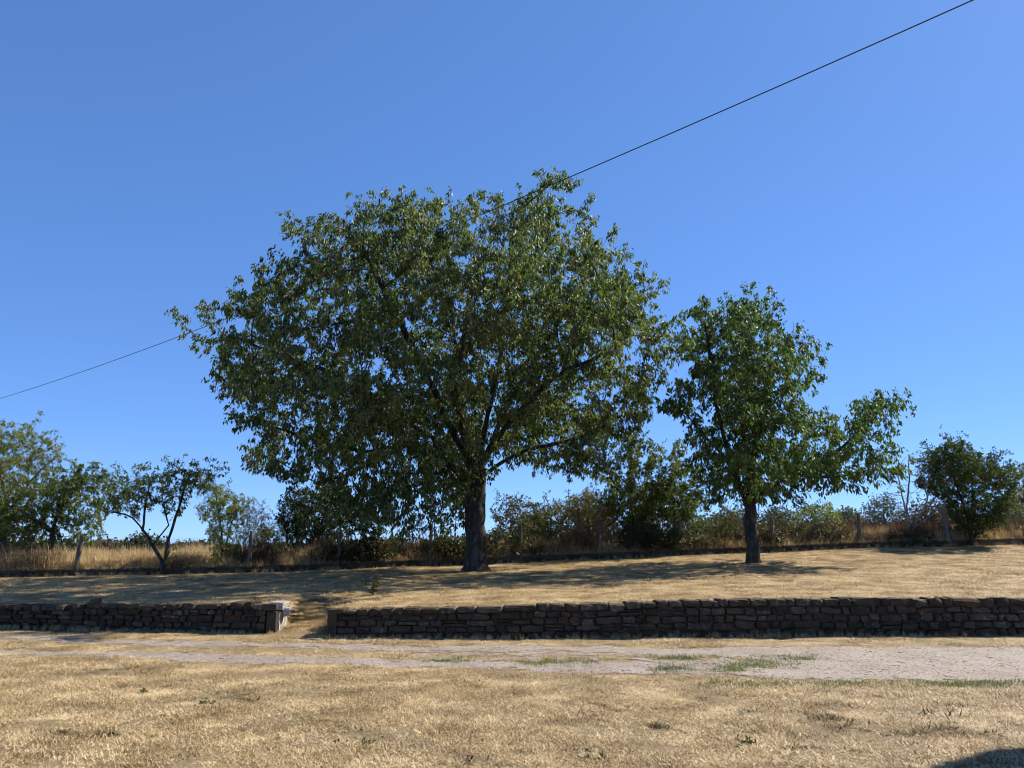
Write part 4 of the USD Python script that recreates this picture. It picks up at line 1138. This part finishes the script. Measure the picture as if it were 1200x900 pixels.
# ------------------------------------------------------------------ grass
def blades(n, half, h, w, rng, lie=0.8, tufts=0, matted=0.0):
    """A clump of n bent blades on a square of +-half metres."""
    P = np.concatenate([rng.uniform(-half, half, (n, 2)), np.full((n, 1), -0.01)], 1)
    if tufts:                                            # most blades gather in tufts
        c = rng.uniform(-half, half, (tufts, 2))
        k = rng.random(n) < 0.75
        P[k, :2] = c[rng.integers(0, tufts, k.sum())] + rng.normal(0, half * 0.11, (k.sum(), 2))
    az = rng.uniform(0, 2 * math.pi, n)
    out = np.stack([np.cos(az), np.sin(az), 0 * az], 1)
    side = np.stack([-np.sin(az), np.cos(az), 0 * az], 1)
    L = h * rng.uniform(0.45, 1.3, n)[:, None]
    ln = (lie * rng.uniform(0.1, 1.3, n))[:, None]
    W = (w * rng.uniform(0.6, 1.3, n))[:, None]
    up = np.array([0, 0, 1.0])
    a1, a2 = ln * 0.6, ln * 1.5
    if matted:                                           # most blades lie over
        a1 = np.where(rng.random((n, 1)) < matted, rng.uniform(0.85, 1.5, (n, 1)), a1)
        a2 = np.where(a1 > 0.85, a1 + rng.uniform(-0.2, 0.55, (n, 1)), a2)
    p1 = P + L * 0.55 * (up * np.cos(a1) + out * np.sin(a1))
    p2 = p1 + L * 0.45 * (up * np.cos(a2) + out * np.sin(a2))
    V = np.stack([P - side * W / 2, P + side * W / 2, p1 - side * W * 0.42, p1 + side * W * 0.42, p2], 1).reshape(-1, 3)
    k = np.arange(n)[:, None] * 5
    return V, np.vstack([k + [0, 1, 3], k + [0, 3, 2], k + [2, 3, 4]])


rng = np.random.default_rng(500)
fine = [blades(640, 0.24, 0.058, 0.0058, rng, lie=1.2, tufts=(0, 24)[i % 2], matted=0.985) for i in range(10)]


def scatter(n, x0, x1, y0, y1, rng):
    return rng.uniform([x0, y0], [x1, y1], (n, 2))


def in_view(q, slack=1.3):
    return np.abs(q[:, 0]) < q[:, 1] * 0.70 + slack


# near yard
q = scatter(5200, -12, 12, 3.6, 15.4, rng)
q = q[in_view(q) & (q[:, 1] < wall_y(q[:, 0]) + 0.05)]
gm = track_mask(q[:, 0], q[:, 1])
q = q[(gm < 0.0)]
z = yard_z(q[:, 0], q[:, 1])
nz = meshkit.fbm(np.stack([q[:, 0] * 1.3, q[:, 1] * 1.3, 0 * z], -1), 3, 9)
sc = 0.4 + 1.2 * nz
pos_a = np.concatenate([q, z[:, None]], 1)
scl_a = np.stack([rng.uniform(0.85, 1.2, len(q)), rng.uniform(0.85, 1.2, len(q)), sc], 1)
# upper lawn
q = scatter(12000, -20, 20, 13.5, 31.5, rng)
q = q[in_view(q, 1.0) & (q[:, 1] > wall_y(q[:, 0]) + 0.42) & (q[:, 1] < kerb_y(q[:, 0]) - 0.05)]
pos_b = np.concatenate([q, lawn_z(q[:, 0], q[:, 1])[:, None]], 1)
scl_b = np.stack([rng.uniform(1.0, 1.5, len(q)), rng.uniform(1.0, 1.5, len(q)), rng.uniform(0.7, 1.4, len(q))], 1)
# the bank in the gap, and the tufts along the feet and tops of the walls
q = scatter(420, GAP0 + 0.1, GAP1 - 0.1, wall_y(-3.7) - 0.3, wall_y(-3.7) + 2.6, rng)
pos_c = np.concatenate([q, lawn_z(q[:, 0], q[:, 1])[:, None]], 1)
scl_c = np.stack([np.full(len(q), 0.6), np.full(len(q), 0.6), rng.uniform(0.8, 1.7, len(q))], 1)
pos_all, scl_all = np.vstack([pos_a, pos_b, pos_c]), np.vstack([scl_a, scl_b, scl_c])
instancer('dry_grass', fine, pos_all, rng.uniform(0, 6.28, len(pos_all)), scl_all, rng.integers(0, 10, len(pos_all)), 'short straw coloured mown grass on yard and lawn', 'grass', M['straw'])

# thin grass where the gravel runs out
thin = [blades(45, 0.07, 0.05, 0.0055, rng, lie=1.3, matted=0.97) for _ in range(6)]
q2 = scatter(26000, -12, 12, 7.6, 15.2, rng)
gm = track_mask(q2[:, 0], q2[:, 1])
q2 = q2[in_view(q2) & (gm > -0.35) & (rng.random(len(q2)) < np.clip(0.9 - gm * 0.95, 0.008, 0.9)) & (q2[:, 1] < wall_y(q2[:, 0]) - 0.05)]
instancer('thin_grass', thin, np.concatenate([q2, yard_z(q2[:, 0], q2[:, 1])[:, None]], 1), rng.uniform(0, 6.28, len(q2)), rng.uniform(0.6, 1.2, len(q2)), rng.integers(0, 6, len(q2)), 'thin dry grass creeping into the edges of the gravel track', 'grass', M['straw'])
# raked up bits and dead tufts
bits = [blades(80, 0.07, 0.055, 0.006, rng, lie=1.3, matted=1.0) for _ in range(5)]
q3 = scatter(900, -9, 9, 4.5, 11.5, rng)
q3 = q3[in_view(q3) & (track_mask(q3[:, 0], q3[:, 1]) < 0.1)]
q3 = q3[meshkit.fbm(np.stack([q3[:, 0] * 0.8, q3[:, 1] * 0.8, 0 * q3[:, 0]], -1), 3, 51) > 0.47]
instancer('dead_tufts', bits, np.concatenate([q3, yard_z(q3[:, 0], q3[:, 1])[:, None]], 1), rng.uniform(0, 6.28, len(q3)), rng.lognormal(-0.1, 0.4, len(q3)), rng.integers(0, 5, len(q3)), 'scattered dark dead tufts in the mown straw', 'grass', M['dead_thatch'])

tuft = [blades(26, 0.05, 0.15, 0.007, rng, lie=0.5) for _ in range(5)]
xs = np.concatenate([rng.uniform(GAP1, 11, 330), rng.uniform(-12, GAP0, 200)])
pos_t = np.stack([xs, wall_y(xs) - rng.uniform(0.02, 0.22, len(xs)), 0 * xs], 1)
xs2 = np.concatenate([rng.uniform(GAP1, 11, 240), rng.uniform(-12, GAP0, 120)])
pos_t2 = np.stack([xs2, wall_y(xs2) + rng.uniform(0.40, 0.6, len(xs2)), wall_top(xs2) - 0.03], 1)
xs3 = rng.uniform(-19, 21, 500)
pos_t3 = np.stack([xs3, kerb_y(xs3) - rng.uniform(0.0, 0.12, len(xs3)), kerb_z(xs3) - 0.02], 1)
pt = np.vstack([pos_t, pos_t2, pos_t3])
instancer('grass_tufts', tuft, pt, rng.uniform(0, 6.28, len(pt)), np.concatenate([rng.uniform(0.25, 0.75, len(pos_t)), rng.uniform(0.2, 0.5, len(pos_t2)), rng.uniform(0.5, 1.3, len(pos_t3))]),
          rng.integers(0, 5, len(pt)), 'longer dry grass tufts along the walls and kerb', 'grass', M['straw'])

# tall uncut grass behind the fence
tall = [blades(110, 0.26, 0.66, 0.011, rng, lie=0.75, tufts=6) for _ in range(6)]
n = 3400
xs = rng.uniform(-24, 24, n)
ys = kerb_y(xs) + 0.28 + 9.0 * rng.random(n) ** 1.6
zs = field_z(xs, ys)
nz = meshkit.fbm(np.stack([xs * 0.55, ys * 0.55, 0 * xs], -1), 3, 33)
hs = np.interp(xs, [-18, -6, 2, 10, 20], [0.95, 0.75, 0.68, 0.6, 0.7]) * np.clip(0.25 + 1.5 * nz, 0.3, 1.5) * rng.uniform(0.75, 1.15, n)
instancer('tall_grass', tall, np.stack([xs, ys, zs], 1), rng.uniform(0, 6.28, n), hs, rng.integers(0, 6, n), 'tall golden uncut grass standing behind the fence', 'grass', M['tall_straw'])
n = 420
xs = rng.uniform(-20, 23, n)
over = [blades(36, 0.16, 0.30, 0.009, rng, lie=1.5) for _ in range(4)]
instancer('overhanging_grass', over, np.stack([xs, kerb_y(xs) + rng.uniform(0.02, 0.2, n), field_z(xs, kerb_y(xs) + 0.1) - 0.02], 1), rng.uniform(0, 6.28, n), rng.uniform(0.6, 1.2, n), rng.integers(0, 4, n),
          'dry grass hanging over the low stone kerb', 'grass', M['tall_straw'])
n = 1100
xs = rng.uniform(-20, 22, n); ys = kerb_y(xs) + 0.35 + 1.4 * rng.random(n)
keep = meshkit.noise(np.stack([xs * 0.45, 0 * xs, 0 * xs], -1), 12) > np.interp(xs, [-18, -6, 0, 20], [0.72, 0.5, 0.36, 0.34])
xs, ys = xs[keep], ys[keep]
dock = [blades(45, 0.2, 0.85, 0.014, rng, lie=0.35) for _ in range(4)]
instancer('dead_stems', dock, np.stack([xs, ys, field_z(xs, ys)], 1), rng.uniform(0, 6.28, len(xs)), rng.uniform(0.5, 1.05, len(xs)), rng.integers(0, 4, len(xs)),
          'rust brown dead weed stems among the tall grass', 'weeds', M['rust_stems'])

brush = []
for _ in range(5):
    P = rng.normal(0, [0.24, 0.22, 0.14], (120, 3)) + [0, 0, 0.22]
    P = P[P[:, 2] > 0.02]
    brush.append(leaves(P, rng.normal(0, 0.7, P.shape) + [0, 0, -0.4], 0.11, 0.06, rng))
xs = rng.uniform(-20, 23, 850)
keep = meshkit.fbm(np.stack([xs * 0.5, 0 * xs, 0 * xs], -1), 3, 19) > np.interp(xs, [-18, -8, -4, 8, 14, 22], [0.68, 0.58, 0.48, 0.48, 0.66, 0.7])
xs = xs[keep]
ys = kerb_y(xs) + 0.2 + 1.7 * rng.random(len(xs)) ** 1.3
instancer('undergrowth', brush, np.stack([xs, ys, field_z(xs, ys)], 1), rng.uniform(0, 6.28, len(xs)), rng.uniform(0.6, 1.7, len(xs)), rng.integers(0, 5, len(xs)),
          'dark low undergrowth of brambles along the fence', 'undergrowth', M['dark_olive'])

# green grass and weeds that survive on the track and in the yard
pg = []
for (u, v, su, sv, n) in ((655, 778, 40, 4, 60), (785, 774, 28, 3, 40), (790, 785, 22, 4, 40), (885, 778, 36, 6, 80), (930, 772, 28, 2, 30), (860, 785, 30, 4, 40), (520, 774, 22, 2, 24), (1120, 800, 90, 3, 120), (1000, 800, 40, 2, 24), (880, 803, 45, 4, 40)):
    uv = rng.normal(size=(n, 2)) * [su, sv] * 0.6 + [u, v]
    pg += [flat_point(a, b)[:2] for a, b in uv]
pg = np.array(pg)
soft = [blades(75, 0.10, 0.045, 0.0055, rng, lie=1.1, matted=0.6) for _ in range(4)]
instancer('green_grass', soft, np.concatenate([pg, yard_z(pg[:, 0], pg[:, 1])[:, None]], 1), rng.uniform(0, 6.28, len(pg)), rng.uniform(0.8, 1.5, len(pg)), rng.integers(0, 4, len(pg)),
          'patches of green grass growing on the gravel track', 'grass', M['green_grass'])

# gravel stones
peb = []
for _ in range(6):
    s = trimesh.creation.icosphere(0)
    peb.append((np.asarray(s.vertices) * np.array([1.0, 0.85, 0.3]) * rng.uniform(0.75, 1.25, (len(s.vertices), 1)) * 0.010, np.asarray(s.faces)))
q = scatter(60000, -12, 12, 7.8, 15, rng)
gm = track_mask(q[:, 0], q[:, 1])
q = q[(gm > 0.35) & in_view(q) & (q[:, 1] < wall_y(q[:, 0]) - 0.9)]
q = q[rng.random(len(q)) < 0.55]
instancer('gravel', peb, np.concatenate([q, yard_z(q[:, 0], q[:, 1])[:, None] + 0.008], 1), rng.uniform(0, 6.28, len(q)), rng.lognormal(0, 0.5, len(q)) * 0.85, rng.integers(0, 6, len(q)),
          'loose pale pebbles lying on the gravel track', 'gravel', M['pebble'])


# weeds, single plants
def weed(label, u, v, h, seed, surf=yard_z, spread=0.12, n=16, leaf=(0.09, 0.035), mat='weed', name='weed'):
    rng = np.random.default_rng(seed)
    p = on_ground(u, v, surf, 4)
    t = thing(name, label, 'weed', p)
    tips = np.stack([rng.normal(0, spread, 6), rng.normal(0, spread, 6), h * rng.uniform(0.5, 1, 6)], 1)
    part(t, 'stem', strands([[p + [0, 0, -0.02], p + q] for q in tips], 0.004, 4), M[mat], origin=p)
    P = np.vstack([p + tips[rng.integers(0, 6)] * rng.uniform(0.15, 1.0) for _ in range(n)])
    part(t, 'leaves', leaves(P, rng.normal(0, 1, P.shape) + [0, 0, 0.3], leaf[0], leaf[1], rng), M[mat], origin=p)


weed('young tall weed growing on the shaded lawn behind the gap', 436, 699, 0.55, 1, lawn_z, 0.16, 60, (0.1, 0.05), 'olive_leaf')
for i, (u, v, lb) in enumerate(((170, 813, 'small dark green weed in dry grass nearest the left edge'), (238, 826, 'flat green weed in dry grass, second from the left'), (290, 822, 'wide flat green weed in dry grass, third from the left'),
                                (424, 872, 'small green weed in dry grass near the bottom left of centre'), (697, 892, 'green weed at the bottom edge right of the centre'), (875, 872, 'large low green weed at the lower right'))):
    weed(lb, u, v, 0.03, 10 + i, yard_z, 0.08, 45, (0.045, 0.018))
# dark clods of raked up thatch
for i, (u, v, s, lb) in enumerate(((1102, 859, 1.0, 'dark clod of raked up turf near the lower right corner'), (962, 843, 0.9, 'wide dark clod of thatch left of the darkest clod'), (1156, 861, 0.55, 'small dark clod close to the right edge'),
                                   (935, 877, 0.5, 'little brown clod low at the right of centre'), (120, 862, 0.6, 'brown clod of thatch in the lower left'), (72, 860, 0.5, 'leftmost small brown clod in the dry grass'),
                                   (770, 852, 0.6, 'brown clump of grass low right of the centre'), (880, 835, 0.5, 'faint small clod below the widening track'))):
    r_ = np.random.default_rng(70 + i)
    p = on_ground(u, v, yard_z, 4)
    V, Fc = blades(int(420 * s), 0.13 * s, 0.10 * s + 0.03, 0.007, r_, lie=1.2, tufts=4, matted=1.0)
    V = V * [1.4, 0.8, 1.0]
    t = thing('turf_clod', lb, 'clod', p)
    part(t, 'thatch', (V, Fc), M['dead_thatch'])
